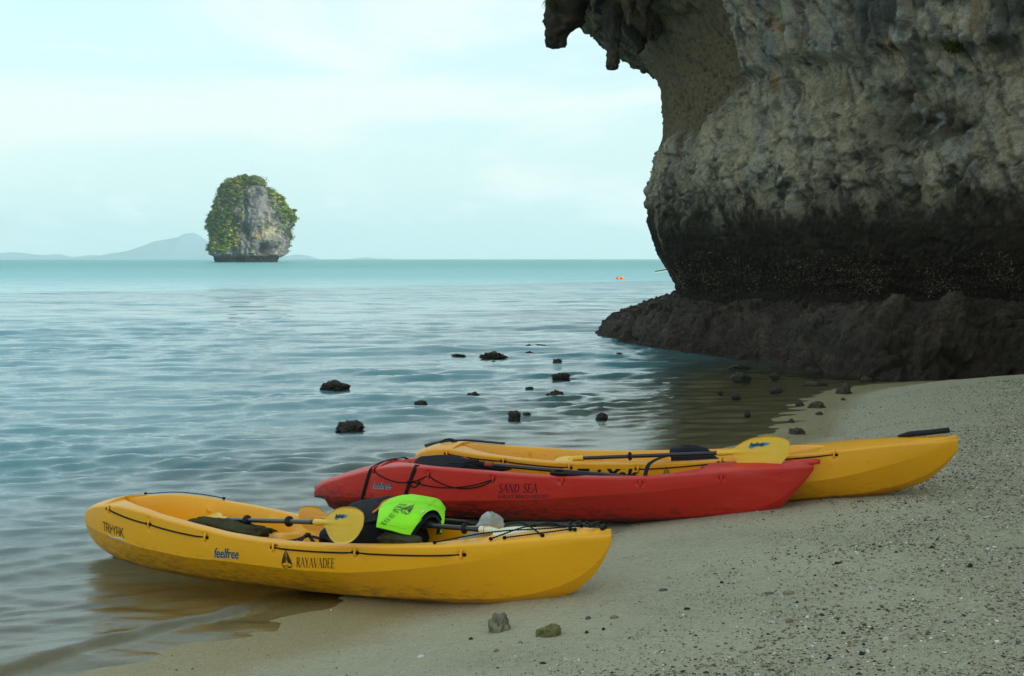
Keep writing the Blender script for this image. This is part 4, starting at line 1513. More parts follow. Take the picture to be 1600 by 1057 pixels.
def glyph(ch):
    """roman capitals, height 1; returns (polys, advance)"""
    g = []
    if ch == 'A':
        g = [stroke([(0.0, 0), (0.34, 1.0)], TN), stroke([(0.34, 1.0), (0.70, 0)], TK), stroke([(0.12, 0.36), (0.56, 0.36)], TN), serif(0.0, 0.02), serif(0.70, 0.02, .26)]
        return g, 0.80
    if ch == 'R':
        bow = arcp(0.26, 0.76, 0.26, 0.23, 90, -90, 12)
        g = [stroke([(0.1, 0), (0.1, 1)], TK), stroke([(0.1, 0.98), (0.26, 0.98)], TN), stroke([(0.1, 0.53), (0.26, 0.53)], TN),
             stroke(bow, [TN + (TK - TN) * math.sin(math.pi * i / 12) for i in range(13)]), stroke([(0.26, 0.53), (0.66, -0.04)], TK), serif(0.1, 0.02), serif(0.06, 0.98, .14)]
        return g, 0.70
    if ch == 'Y':
        g = [stroke([(0.0, 1.0), (0.32, 0.45)], TK), stroke([(0.62, 1.0), (0.32, 0.45)], TN), stroke([(0.32, 0.47), (0.32, 0)], TK), serif(0.32, 0.02), serif(0, .98), serif(.62, .98)]
        return g, 0.68
    if ch == 'V':
        g = [stroke([(0.0, 1.0), (0.34, 0)], TK), stroke([(0.34, 0), (0.66, 1.0)], TN), serif(0, .98), serif(.66, .98)]
        return g, 0.72
    if ch == 'D':
        bow = arcp(0.24, 0.5, 0.44, 0.48, 90, -90, 16)
        g = [stroke([(0.1, 0), (0.1, 1)], TK), stroke([(0.02, 0.98), (0.24, 0.98)], TN), stroke([(0.02, 0.02), (0.24, 0.02)], TN),
             stroke(bow, [TN + (TK - TN) * math.sin(math.pi * i / 16) for i in range(17)])]
        return g, 0.78
    if ch == 'E':
        g = [stroke([(0.1, 0), (0.1, 1)], TK), stroke([(0.02, 0.98), (0.52, 0.98)], TN), stroke([(0.1, 0.52), (0.42, 0.52)], TN), stroke([(0.02, 0.02), (0.56, 0.02)], TN),
             stroke([(0.53, 0.98), (0.53, 0.82)], TN), stroke([(0.56, 0.02), (0.56, 0.2)], TN), stroke([(0.42, 0.62), (0.42, 0.42)], SF)]
        return g, 0.62
    if ch == 'N':
        g = [stroke([(0.08, 0), (0.08, 1)], TN), stroke([(0.06, 1.0), (0.62, 0)], TK), stroke([(0.64, 0), (0.64, 1)], TN), serif(0.08, 0.02), serif(0.64, 0.98), serif(0.03, .98)]
        return g, 0.76
    if ch == 'S':
        pts = [(0.46, 0.80), (0.40, 0.95), (0.26, 1.0), (0.12, 0.94), (0.07, 0.78), (0.14, 0.63), (0.32, 0.50), (0.45, 0.36), (0.48, 0.20), (0.40, 0.06), (0.25, 0.0), (0.10, 0.05), (0.04, 0.22)]
        P = catmull(pts, 26)
        g = [stroke(P, [TN + (TK - TN) * math.sin(math.pi * i / 25) ** 2 for i in range(26)]), stroke([(0.47, 0.74), (0.47, 0.98)], SF), stroke([(0.03, 0.02), (0.03, 0.28)], SF)]
        return g, 0.60
    return [], 0.45


def roman(txt, h, sx=0.8, sh=0.12, gap=0.06, skip=()):
    out, x = [], 0.0
    for i, ch in enumerate(txt):
        g, adv = glyph(ch)
        if i not in skip:
            out += xf(g, x * h * sx, 0, h, sx, sh)
        x += adv + gap
    return out


def feelfree_mark(h):
    return [text_polys('feelfree', h, 0.78, 0.32, 0.0004, 0.98)]


def pavilion_emblem(h):
    g = []
    for k, sc in enumerate((1.0, 0.74, 0.48)):
        g.append(stroke([(-0.42 * sc, 0.0 + 0.05 * k), (-0.30 * sc, 0.34 * sc + .05 * k), (-0.12 * sc, 0.72 * sc + .04 * k), (0.0, 0.86 * sc + .04 * k), (0.12 * sc, 0.72 * sc + .04 * k), (0.30 * sc, 0.34 * sc + .05 * k), (0.42 * sc, 0.05 * k)], 0.07))
    g.append(stroke([(0, 0.86), (0.0, 1.12)], [0.06, 0.01]))
    g.append(stroke([(-0.12, 0.1), (0.02, 0.34), (0.14, 0.1)], 0.05))
    g.append(stroke([(-0.44, -0.05), (-0.2, -0.16), (0.0, -0.06), (0.2, -0.18), (0.46, -0.06)], 0.05))
    g.append(stroke([(-0.38, -0.17), (-0.12, -0.28), (0.1, -0.2), (0.36, -0.22)], 0.04))
    return xf(g, 0, 0, h)


BXS = ([0, .004, .015, .05, .1, .2, .35, .5, .62, .75, .87, .94, .98, 1], [.02, .12, .24, .44, .62, .83, .98, 1, .98, .86, .58, .34, .16, .02])
BXR = ([0, .004, .015, .05, .1, .2, .35, .5, .62, .75, .87, .94, .98, 1], [.02, .08, .16, .36, .56, .80, .97, 1, .97, .84, .55, .32, .15, .03])


def nums(x, *vals):
    return (x, list(vals))


k1 = Kayak('yellow_kayak', 'bright yellow kayak nearest the viewer, carrying a neon life vest and two paddles', (-3.05, 9.60), (0.56, 7.49), 0.39, BXS,
           ([0, .012, .03, .06, .1, .15, .2, .25, .3, .35, .4, .45, .5, .55, .6, .7, .8, .9, .96, 1],
            [.245, .29, .33, .372, .405, .425, .420, .402, .388, .372, .356, .352, .354, .364, .379, .415, .457, .511, .541, .552]),
           ([0, .03, .1, .15, .2, .3, .4, .5, .6, .7, .8, .9, .97, 1], [.215, .215, .20, .186, .17, .166, .181, .190, .212, .269, .346, .438, .50, .525]),
           ([0, .01, .03, .07, .12, .2, .3, .4, .5, .6, .7, .8, .85, .9, .95, .98, 1], [.21, .12, .045, -.02, -.055, -.07, -.078, -.062, -.042, -.02, .005, .032, .056, .11, .215, .34, .50]),
           ([0, .085, .10, .13, .18, .25, .7, .76, .80, .84, 1], [0, 0, .25, .62, .86, .94, .94, .80, .5, 0, 0]),
           ([0, .1, .16, .3, .38, .42, .5, .62, .70, .76, 1], [.16, .18, .22, .23, .19, .15, .20, .21, .19, .12, .10]),
           M['yellow'], [(x, z, 0.026, 0.016) for x, z in ((0.47, 0.384), (0.931, 0.342), (1.475, 0.318), (2.048, 0.315), (2.667, 0.350), (3.364, 0.400))], humps=((0.425, 0.03, 0.10, 0.6), (0.66, 0.035, 0.09, -0.5)), group='kayaks pulled up on the beach')
k2 = Kayak('red_kayak', 'scuffed red kayak with black straps lying between the two yellow kayaks', (-1.66, 11.2), (2.20, 9.73), 0.36, BXR,
           ([0, .012, .03, .06, .1, .15, .2, .25, .3, .4, .5, .6, .7, .8, .9, 1], [.155, .195, .235, .28, .335, .395, .445, .466, .468, .464, .458, .468, .486, .530, .575, .605]),
           ([0, .03, .1, .2, .3, .4, .5, .6, .7, .8, .9, 1], [.115, .13, .162, .189, .207, .238, .269, .320, .369, .429, .502, .580]),
           ([0, .012, .03, .04, .07, .12, .2, .3, .4, .5, .6, .7, .8, .85, .9, .94, .975, 1], [.10, .10, .085, .02, -.01, -.02, -.015, .003, .020, .036, .062, .088, .120, .145, .186, .27, .42, .565]),
           ([0, .16, .20, .26, .35, .72, .78, .82, 1], [0, 0, .4, .8, .92, .92, .6, 0, 0]),
           ([0, .2, .3, .42, .5, .6, .7, .8, 1], [.08, .10, .19, .17, .15, .19, .17, .10, .1]),
           M['red'], [(x, z, 0.024, 0.016) for x, z in ((0.684, 0.405), (1.2, 0.405), (1.755, 0.408), (2.315, 0.425), (2.913, 0.440), (3.498, 0.497))], humps=((0.44, 0.025, 0.06, 0.6),), group='kayaks pulled up on the beach')
k3 = Kayak('yellow_kayak', 'scratched yellow kayak farthest back, with one raised yellow paddle blade', (-.83, 11.5), (3.25, 9.74), 0.39, BXS,
           ([0, .012, .03, .06, .1, .15, .2, .3, .4, .5, .55, .6, .7, .8, .9, 1], [.40, .435, .468, .505, .518, .506, .498, .490, .506, .535, .552, .575, .626, .684, .744, .788]),
           ([0, .05, .1, .2, .3, .4, .5, .6, .7, .8, .9, .97, 1], [.35, .34, .33, .315, .31, .32, .34, .375, .42, .478, .60, .71, .76]),
           ([0, .01, .03, .07, .12, .2, .3, .5, .7, .8, .85, .9, .95, .98, 1], [.34, .26, .2, .12, .07, .05, .06, .12, .22, .283, .314, .369, .466, .58, .70]),
           ([0, .095, .11, .14, .19, .25, .68, .73, .76, .80, 1], [0, 0, .25, .62, .86, .94, .94, .8, .5, 0, 0]),
           ([0, .1, .16, .3, .40, .42, .5, .6, .68, .76, 1], [.16, .18, .20, .21, .19, .15, .18, .18, .16, .12, .10]),
           M['yellow_worn'], [(x, z, 0.024, 0.015) for x, z in ((0.413, 0.480), (0.97, 0.464), (1.56, 0.455), (2.13, 0.478), (2.78, 0.568), (3.604, 0.664))], humps=((0.425, 0.03, 0.09, 0.6), (0.62, 0.03, 0.08, -0.5)), group='kayaks pulled up on the beach')


# ------------------------------------------------------------------ kayak fittings
def put_lines(k, eyes, spans, near_knots=()):
    for (x, z) in eyes:
        k.eye(x, z)
    for i, j in spans:
        (xa, za), (xb, zb) = eyes[i], eyes[j]
        n = 9
        pts = []
        for q in range(n):
            t = q / (n - 1)
            x, z = xa + (xb - xa) * t, za + (zb - za) * t - 0.006 * math.sin(math.pi * t)
            pts.append(k.side(x, z, 0.006 if 0 < q < n - 1 else 0.001))
        a, b = k.side(xa - 0.018, za, 0.004), k.side(xb + 0.018, zb, 0.004)
        k.line([a] + pts + [b], knots=(a, b))


E1 = [(0.47, 0.384), (0.931, 0.342), (1.475, 0.318), (2.048, 0.315), (2.667, 0.350), (3.364, 0.400)]
put_lines(k1, E1, [(0, 1), (1, 2), (3, 4), (4, 5)])
# far side lines show above the left end
E1f = [(0.45, 0.395), (1.05, 0.43)]
pts = [k1.top(x, 0.98 * k1.b(x / k1.L) - 0.02, 0.012) for x in np.linspace(0.36, 1.0, 8)]
k1.line(pts, 0.0035, knots=(pts[0], pts[-1]))
E3 = [(0.413, 0.480), (0.97, 0.464), (1.56, 0.455), (2.13, 0.478), (2.78, 0.568), (3.604, 0.664)]
put_lines(k3, E3, [(0, 1), (1, 2), (3, 4), (4, 5)])
E2 = [(0.684, 0.405), (1.2, 0.405), (1.755, 0.408), (2.315, 0.425), (2.913, 0.440), (3.498, 0.497)]
for (x, z) in E2:
    k2.eye(x, z)


def slack(k, xa, za, xb, zb, sag, n=13):
    pts = []
    for q in range(n):
        t = q / (n - 1)
        x = xa + (xb - xa) * t
        z = za + (zb - za) * t - sag * 4 * t * (1 - t)
        pts.append(k.side(x, z, 0.006))
    k.line(pts, 0.0048, knots=(pts[0], pts[-1]))


slack(k2, 0.684, 0.405, 1.2, 0.405, 0.075)
slack(k2, 1.2, 0.405, 1.755, 0.400, 0.080)
slack(k2, 1.05, 0.345, 1.755, 0.410, 0.055)
slack(k2, 1.02, 0.34, 1.12, 0.345, 0.04)


def strap(k, pts, width, thick, mat, name='strap', seedn=0):
    """flat webbing through local points; the width lies across the run, in the surface"""
    P = catmull([tuple(p) for p in pts], max(10, 8 * len(pts)))
    T = np.gradient(P, axis=0)
    T /= np.linalg.norm(T, axis=1)[:, None]
    V = []
    for i, p in enumerate(P):
        side = np.array([1.0, 0, 0]) if abs(T[i][0]) < 0.85 else np.array([0, 1.0, 0])
        side = side - T[i] * side.dot(T[i])
        side /= np.linalg.norm(side)
        n = np.cross(T[i], side)
        for a, b in ((-1, -1), (1, -1), (1, 1), (-1, 1)):
            V.append(p + side * a * width / 2 + n * b * thick / 2)
    F_ = [tuple(f) for f in grid_faces(len(P), 4, True).tolist()] + [(0, 1, 2, 3), tuple(len(V) - 4 + i for i in (3, 2, 1, 0))]
    return mesh_np(name, V, F_, mat, k.root if k else None, smooth=False)


for (xt, x0, z0) in ((0.655, 0.560, 0.13), (1.085, 0.975, 0.20)):
    pts = [k2.side(x0 + (xt - x0) * q, z0 + (k2.sheer(xt) - 0.01 - z0) * q, 0.004) for q in (0, .25, .5, .75, .95)]
    bw = k2.b(xt / k2.L)
    pts += [k2.top(xt, y, 0.006) for y in np.linspace(-bw * 0.9, bw * 0.9, 7)]
    strap(k2, pts, 0.030, 0.004, M['webbing'])
# slack end of the strap, twisted along the top towards the bagged blade
pts = [k2.top(0.67, 0.02, .008), k2.top(0.72, 0.10, .018), k2.top(0.80, 0.10, .010), k2.top(0.90, 0.06, .020), k2.top(1.0, 0.05, .015), k2.top(1.08, .04, .02)]
strap(k2, pts, 0.026, 0.006, M['webbing'])

# lettering on the hulls
h = 0.066
k1.decal('lettering', xf([text_polys('feelfree', h, 0.78, 0.32, 0.0024, 0.98)], -0.004, -0.002), 1.545, 0.196, M['ink_grey'], (0.075, 0), 0.0018)
k1.decal('lettering', feelfree_mark(h), 1.545, 0.196, M['ink'], (0.075, 0), 0.0032)
k1.decal('lettering', roman('RAYAVADEE', 0.062, 0.66, 0.12, 0.07), 2.225, 0.213, M['ink'], (0.09, 0), 0.003)
k1.decal('emblem', pavilion_emblem(0.095), 2.150, 0.222, M['ink'], (0.05, 0), 0.003)


def triyak_polys(h):
    w = 0.11
    g = []
    x = 0
    g += xf([stroke([(0, 1), (0.7, 1)], w), stroke([(0.38, 1), (0.30, 0)], w)], x); x += 0.62
    g += xf([stroke([(0.12, 0), (0.16, 1)], w), stroke([(0.16, 0.97), (0.6, 0.97), (0.66, 0.7), (0.58, 0.5), (0.2, 0.5)], w), stroke([(0.40, 0.5), (0.66, 0)], w)], x); x += 0.78
    g += xf([stroke([(0.1, 0), (0.14, 1)], w), stroke([(0, 0.03), (0.26, 0.03)], w)], x); x += 0.32
    g += xf([stroke([(0.0, 0.52), (0.14, 0.66), (0.2, 0.5), (0.08, 0.4)], 0.14)], x); x += 0.26
    g += xf([stroke([(0.02, 1), (0.34, 0.5), (0.36, 0)], w), stroke([(0.34, 0.5), (0.72, 1.0)], w)], x); x += 0.72
    g += xf([stroke([(0.04, 0), (0.2, 0.98), (0.56, 0.98), (0.62, 0)], w), stroke([(0.12, 0.4), (0.6, 0.4)], w)], x); x += 0.74
    g += xf([stroke([(0.08, 0), (0.12, 1)], w), stroke([(0.7, 1.05), (0.14, 0.45)], w), stroke([(0.26, 0.55), (0.74, -0.08)], w)], x)
    return xf(g, 0, 0, h)


k1.decal('lettering', triyak_polys(0.062), 0.395, 0.226, M['ink'], (-0.045, 0), 0.003)
sw = [stroke(catmull([(0.02, 0.0), (0.08, -0.018), (0.17, -0.010), (0.24, -0.012)], 14), [0.002 + 0.007 * math.sin(math.pi * i / 13) for i in range(14)]),
      stroke(catmull([(0.20, -0.02), (0.245, -0.028), (0.275, -0.052)], 10), [0.002 + 0.010 * i / 9 for i in range(10)])]
k1.decal('lettering', sw, 0.42, 0.214, M['ink_white'], (-0.02, 0))

k2.decal('lettering', xf([text_polys('feelfree', 0.055, 0.78, 0.32, 0.0024, 0.98)], -0.004, -0.002), 0.685, 0.262, M['ink_grey'], (0.05, 0), 0.0012)
k2.decal('lettering', feelfree_mark(0.055), 0.685, 0.262, M['ink_navy'], (0.05, 0), 0.0022)
k2.decal('lettering', roman('SAND SEA', 0.068, 0.80, 0.16, 0.06), 1.800, 0.310, M['ink_navy'], (0.065, 0), 0.003)
k2.decal('lettering', [text_polys('RAILAY BEACH RESORT', 0.032, 0.88, 0.1, 0.0, 1.0)], 1.795, 0.264, M['ink_faded'], (0.065, 0), 0.003)
k3.decal('lettering', [text_polys('Tri Yak', 0.085, 1.25, 0.18, 0.006, 1.1)], 1.62, 0.366, M['ink'], (0.06, 0), 0.003)
k3.decal('emblem', pavilion_emblem(0.07), 2.36, 0.445, M['ink_green'], (0.05, 0), 0.003)

m = MB()
m.tube([k2.top(3.98, 0, -0.02), k2.top(4.05, 0, -0.014), np.array(k2.top(4.10, 0, -0.014)) + (0.02, 0, 0.004), np.array(k2.top(4.10, 0, -0.014)) + (0.075, 0, 0.008)], [0.02, 0.024, 0.024, 0.016], 12)
m.build('tip_handle', M['red'], k2.root)
# black strip handles on the back kayak
pts = [k3.top(x, y, 0.014) for x, y in ((0.09, 0.0), (0.16, 0.06), (0.26, 0.13), (0.40, 0.19), (0.55, 0.235), (0.72, 0.27))]
strap(k3, pts, 0.045, 0.012, M['rubber'], 'carry_handle')
pts = [k3.top(x, 0.0, dz) for x, dz in ((0.24, 0.012), (0.34, 0.022), (0.46, 0.020), (0.55, 0.010))]
strap(k3, pts, 0.035, 0.016, M['rubber'], 'carry_handle')
pts = [k3.top(x, 0.0, dz) for x, dz in ((4.02, 0.012), (4.10, 0.022), (4.22, 0.028), (4.33, 0.036), (4.385, 0.040))]
mh = MB()
mh.tube(catmull([tuple(p) for p in pts], 20), [0.008 + 0.013 * min(1, i / 5) for i in range(20)], 10)
mh.build('carry_handle', M['rubber'], k3.root)
# toggle and knot at the right tip of the front kayak
m = MB()
c0 = k1.top(k1.L - 0.11, 0.0, 0.012)
m.tube([np.array(c0) + (0.0, -0.05, 0.010), np.array(c0) + (0.0, 0.05, 0.010)], 0.012, 10)
for dx, dz in ((-0.05, 0.012), (-0.085, 0.016), (-0.11, 0.008), (-0.15, 0.006)):
    Vb, Fb = blob_vf((0.012, 0.014, 0.009), 0.4, 3, dx * 30, 2)
    m.add(Vb + np.array(c0) + (dx, 0.01 * math.sin(dx * 90), dz), Fb)
m.build('carry_handle', M['rubber'], k1.root)
Vb, Fb = blob_vf((0.020, 0.030, 0.018), 0.1, 2, 0, 3)
mesh_np('bow_cap', Vb + np.array(k1.top(k1.L - 0.05, 0, .008)), Fb, M['rubber'], k1.root)


# bungee cords over the right deck of the front kayak
def cord(k, a, b, lift=0.03, rad=0.0045):
    pts = []
    for q in np.linspace(0, 1, 7):
        x, y = a[0] + (b[0] - a[0]) * q, a[1] + (b[1] - a[1]) * q
        p = k.top(x, y, 0.01)
        za = k.sheer(a[0]) + 0.012; zb = k.sheer(b[0]) + 0.012
        p.z = max(p.z, za + (zb - za) * q + lift * math.sin(math.pi * q))
        pts.append(p)
    return k.line(pts, rad, 'bungee_cord', knots=(pts[0], pts[-1]))


cord(k1, (3.18, -0.29), (3.98, 0.02), 0.035)
cord(k1, (3.32, 0.27), (3.82, -0.15), 0.045)
cord(k1, (3.52, -0.22), (3.85, 0.14), 0.045)
cord(k1, (3.56, 0.22), (3.98, -0.06), 0.035)
cord(k1, (3.60, -0.20), (3.95, -0.06), 0.012)


# backrests and seat straps
def ring_body(rows, Yd, depth, mat, name, parent=None, k=None, nz=0.02, seed=0.0, freq=5.0, seg=36, n=40, power=1.0):
    """lumpy closed body from an outline: rows (px left, px right, py) seen at distance Yd; depth in metres"""
    L = catmull(np.array(rows, float), n)
    V = []
    th = np.linspace(0, 2 * np.pi, seg, endpoint=False)
    for i, (a, b, c) in enumerate(L):
        A, B = W(a, c, Yd), W(b, c, Yd)
        cx, rx = (A[0] + B[0]) / 2, max(abs(B[0] - A[0]) / 2, 0.002)
        ct, st = np.cos(th), np.sin(th)
        ct = np.sign(ct) * np.abs(ct) ** power
        st = np.sign(st) * np.abs(st) ** power
        dp = depth * min(1, 0.35 + rx * 8) * (1 if 0 < i < n - 1 else 0.5)
        V.append(np.stack([cx + rx * ct, Yd + st * dp, np.full(seg, A[2])], 1))
    V = np.vstack(V)
    ctr = np.repeat(V.reshape(-1, seg, 3).mean(1), seg, 0)
    d = V - ctr
    d /= np.linalg.norm(d, axis=1)[:, None] + 1e-6
    V = V + d * (nz * (ridged(V * freq + seed, 3, 0.55) - 0.5) + nz * 0.6 * fbm(V * freq * 2.2 + seed, 3))[:, None]
    F_ = [tuple(f) for f in grid_faces(n, seg, True).tolist()] + [tuple(range(seg)), tuple(range((n - 1) * seg, n * seg))[::-1]]
    if k is not None:
        V = np.array([k.local(p) for p in V])
        return mesh_np(name, V, F_, mat, k.root)
    return mesh_np(name, V, F_, mat, parent)


ring_body([(520, 538, 818), (508, 545, 824), (500, 548, 832), (498, 548, 842), (500, 550, 852), (505, 556, 862)], 8.45, 0.05, M['navy'], 'backrest', k=k1, nz=0.01)
ring_body([(1062, 1092, 697), (1050, 1103, 700), (1046, 1110, 705), (1046, 1116, 711), (1048, 1124, 717), (1048, 1128, 724), (1050, 1128, 734)], 10.35, 0.06, M['navy'], 'backrest', k=k3, nz=0.012)
ring_body([(866, 880, 736), (861, 905, 738), (860, 960, 741), (862, 1010, 745), (866, 1020, 751)], 10.15, 0.10, M['black_cloth'], 'backrest', k=k2, nz=0.014)
ring_body([(830, 850, 745), (826, 862, 747), (828, 868, 752)], 10.3, 0.05, M['black_cloth'], 'seat_pad', k=k2, nz=0.01)


def world_strap(k, pts, width, mat=None, name='seat_strap', thick=0.006):
    return strap(k, [k.local(W(*p)) for p in pts], width, thick, mat or M['webbing'], name)


world_strap(k1, [(430, 852, 8.22), (448, 846, 8.30), (466, 843, 8.38), (482, 838, 8.45), (500, 842, 8.42), (512, 846, 8.4)], 0.035)
world_strap(k1, [(478, 836, 8.45), (470, 845, 8.35), (462, 856, 8.25)], 0.022)
world_strap(k1, [(484, 838, 8.45), (490, 848, 8.33), (493, 858, 8.22)], 0.022)
world_strap(k1, [(505, 838, 8.42), (520, 846, 8.30), (535, 850, 8.15), (550, 855, 8.02)], 0.035)
for (px, py, Y, s_) in ((481, 836, 8.42, 0.022), (528, 843, 8.3, 0.018)):
    Vb, Fb = blob_vf((s_, s_ * .8, s_ * .7), 0.25, 3, px, 2)
    mesh_np('buckle', Vb + k1.local(W(px, py, Y)), Fb, M['rubber'], k1.root)
world_strap(k3, [(1052, 711, 10.3), (1038, 714, 10.2), (1024, 719, 10.1), (1014, 726, 9.98), (1010, 736, 9.93), (1007, 748, 9.91)], 0.030)


# ------------------------------------------------------------------ paddles
BLADE = [(0.0, 0.013), (0.05, 0.022), (0.10, 0.050), (0.17, 0.084), (0.25, 0.100), (0.33, 0.100), (0.40, 0.086), (0.445, 0.058), (0.45, 0.020), (0.43, -0.03),
         (0.38, -0.085), (0.32, -0.118), (0.25, -0.132), (0.18, -0.128), (0.12, -0.100), (0.08, -0.060), (0.05, -0.024), (0.0, -0.013)]


class Paddle:
    def __init__(self, label, P0, P1, up0, up1, mats, name='kayak_paddle', flip=(1, 1), rings=(0.2, 0.8), sleeve=None, blade_scale=(1, 1), group='double bladed kayak paddles', thick=(0.006, 0.006), only=(0, 1)):
        P0, P1 = np.asarray(P0, float), np.asarray(P1, float)
        self.c = (P0 + P1) / 2
        self.root = thing(name, label, 'paddle', tuple(self.c), 0, group)
        a, b = P0 - self.c, P1 - self.c
        m = MB()
        m.tube([a + (b - a) * t for t in np.linspace(0, 1, 12)], 0.0155, 12)
        m.build('shaft', M['shaft'], self.root)
        d = (b - a) / np.linalg.norm(b - a)
        L = np.linalg.norm(b - a)
        for t in rings:
            q = a + (b - a) * t
            r = MB()
            r.tube([q - d * .014, q - d * .008, q - d * .003, q + d * .003, q + d * .008, q + d * .014], [0.018, 0.022, 0.034, 0.034, 0.022, 0.018], 16)
            r.build('drip_ring', M['rubber'], self.root)
        if sleeve:
            r = MB()
            r.tube([a + (b - a) * t for t in np.linspace(sleeve[0], sleeve[1], 4)], 0.0195, 12)
            r.build('grip_sleeve', sleeve[2], self.root)
        self.blades = {}
        for i, (p, dr, up) in enumerate(((a, -d, up0), (b, d, up1))):
            if i not in only:
                continue
            up = np.asarray(up, float)
            up = up - dr * up.dot(dr)
            up /= np.linalg.norm(up)
            n = np.cross(dr, up)
            if n[1] > 0:
                n = -n                       # the printed face looks at the viewer's side
            self.blades[i] = (p, dr, up, n, blade_scale[i], flip[i])
            self._blade(i, mats[i], thick[i])

    def pt(self, i, x, y, off=0.0):
        p, dr, up, n, sc, fl = self.blades[i]
        y = y * fl
        curve = -0.035 * (x / 0.45) ** 2 * sc
        return p + dr * x * sc + up * y * sc + n * (curve + off)

    def _blade(self, i, mat, thick):
        out = catmull(BLADE, 60)
        nx = 40
        xs = np.linspace(0, 0.45, nx)
        top, bot = out[:40], out[30:]
        ux, uy = out[:, 0], out[:, 1]
        imax = int(np.argmax(ux))
        tx, ty = ux[:imax + 1], np.maximum.accumulate(ux[:imax + 1])
        T = np.interp(xs, np.maximum.accumulate(ux[:imax + 1]), uy[:imax + 1])
        lo_x, lo_y = ux[imax:][::-1], uy[imax:][::-1]
        Bt = np.interp(xs, np.maximum.accumulate(lo_x), lo_y)
        T[-1] = Bt[-1] = (T[-1] + Bt[-1]) / 2
        m = 15
        V = []
        for sgn in (1, -1):
            for j, x in enumerate(xs):
                for q in np.linspace(0, 1, m):
                    y = Bt[j] + (T[j] - Bt[j]) * q
                    edge = min(1.0, 4 * min(q, 1 - q) + 0.15) * min(1, (nx - 1 - j) / 3 + 0.2)
                    ribh = 0.010 * math.exp(-(y / 0.010) ** 2) * max(0, 1 - x / 0.36) + 0.0035 * math.exp(-((abs(y) - 0.028 - 0.05 * x) / 0.006) ** 2) * (x > 0.06) * max(0, 1 - x / 0.40)
                    V.append(self.pt(i, x, y, sgn * (thick * 0.5 * edge + (ribh if edge > 0.3 else 0))))
        k = nx * m
        Fc = grid_faces(nx, m)
        rim = [(r * m, (r + 1) * m) for r in range(nx - 1)] + [((nx - 1) * m + c, (nx - 1) * m + c + 1) for c in range(m - 1)] \
            + [((r + 1) * m + m - 1, r * m + m - 1) for r in range(nx - 1)] + [(c + 1, c) for c in range(m - 1)]
        Fc = np.vstack([Fc, Fc[:, ::-1] + k, np.array([(b, a, a + k, b + k) for a, b in rim])])
        o = mesh_np('blade', V, Fc, mat, self.root)
        self.bo = getattr(self, 'bo', {})
        self.bo[i] = o
        p, dr = self.blades[i][0], self.blades[i][1]
        s = MB()
        s.tube([p - dr * 0.055, p - dr * 0.05, p + dr * 0.01, p + dr * 0.06, p + dr * 0.09], [0.019, 0.0215, 0.0205, 0.014, 0.006], 12)
        s.build('socket', mat, self.root)

    def sticker(self, i, x0, y0, w=0.13):
        patch2 = [(0.0, -0.006), (0.02, 0.018), (0.05, 0.010), (0.09, 0.020), (0.13, 0.013), (0.115, 0.002), (0.08, -0.008), (0.05, -0.002), (0.015, -0.02)]
        V = [self.pt(i, x0 + a * w / .13, y0 + b, 0.0062) for a, b in patch2]
        mesh_np('sticker', V, [tuple(range(len(V)))], M['sticker_blue'], self.bo[i], smooth=False)
        vs, fs = text_polys('feelfree', 0.026, 0.8, 0.3, 0.0006, 0.94)
        V = [self.pt(i, x0 + 0.012 + a * w / .13, y0 - 0.004 + b * self.blades[i][5], 0.0072) for a, b in vs]
        mesh_np('lettering', V, fs, M['ink'], self.bo[i], smooth=False)


ax1 = np.array([math.cos(k1.rot), math.sin(k1.rot), 0])
lat1 = np.array([-ax1[1], ax1[0], 0])
pA = Paddle('paddle with a broad yellow blade resting on the near edge of the front kayak', W(350, 812, 8.95), W(500, 816.5, 8.05), lat1 * 0.9 + np.array([0, 0, .45]), (0, 0.15, 1),
            (M['blade_yellow'], M['blade_yellow']), rings=(0.26, 0.70), blade_scale=(0.9, 0.95))
pA.sticker(1, 0.17, 0.035)
pB = Paddle('paddle with an orange left blade and a cream right blade under the bow cords', W(520, 811, 8.5), W(762, 828.5, 7.82), (0, 0.25, 1), lat1 * 0.96 + np.array([0, 0, .28]),
            (M['blade_orange'], M['blade_cream']), rings=(0.30, 0.86), blade_scale=(0.72, 0.95))
r = MB()
q0, q1 = W(757, 828, 7.835) - pB.c, W(781, 830.2, 7.80) - pB.c
r.tube([q0, q1], 0.0245, 12)
r.build('grip_sleeve', M['blade_orange'], pB.root)
pC = Paddle('paddle with a black covered blade and dark red collar on the red kayak', W(748, 725, 10.50), W(985, 746, 10.05), (0, 1.0, 0.30), (0, 0.3, 1),
            (M['black_cloth'], M['shaft']), rings=(), blade_scale=(1.28, 0.3), thick=(0.05, 0.01), sleeve=(0.0, 0.10, M['red_sleeve']), only=(0,), flip=(1, 1))
pD = Paddle('paddle with an upright yellow blade lying on the farthest kayak', W(903, 716.3, 10.62), W(1132, 708, 9.96), (0, 1, 0.35), (0, 0.12, 1),
            (M['blade_yellow'], M['blade_yellow']), rings=(0.37,), blade_scale=(0.5, 1.12))
pD.sticker(1, 0.17, 0.040, 0.15)

# black cover hanging under the bagged blade
ring_body([(700, 730, 722), (690, 780, 727), (694, 800, 733), (702, 770, 739), (706, 750, 743)], 10.55, 0.07, M['black_cloth'], 'blade_cover', k=None, nz=0.012)
bpy.data.objects['blade_cover'].parent = pC.root
bpy.data.objects['blade_cover'].location = tuple(-pC.c)

# ------------------------------------------------------------------ life vest
VC = W(640, 815, 8.2)
vest = thing('life_vest', 'neon green life vest with black lining draped over the seat of the front kayak', 'life vest', tuple(VC))


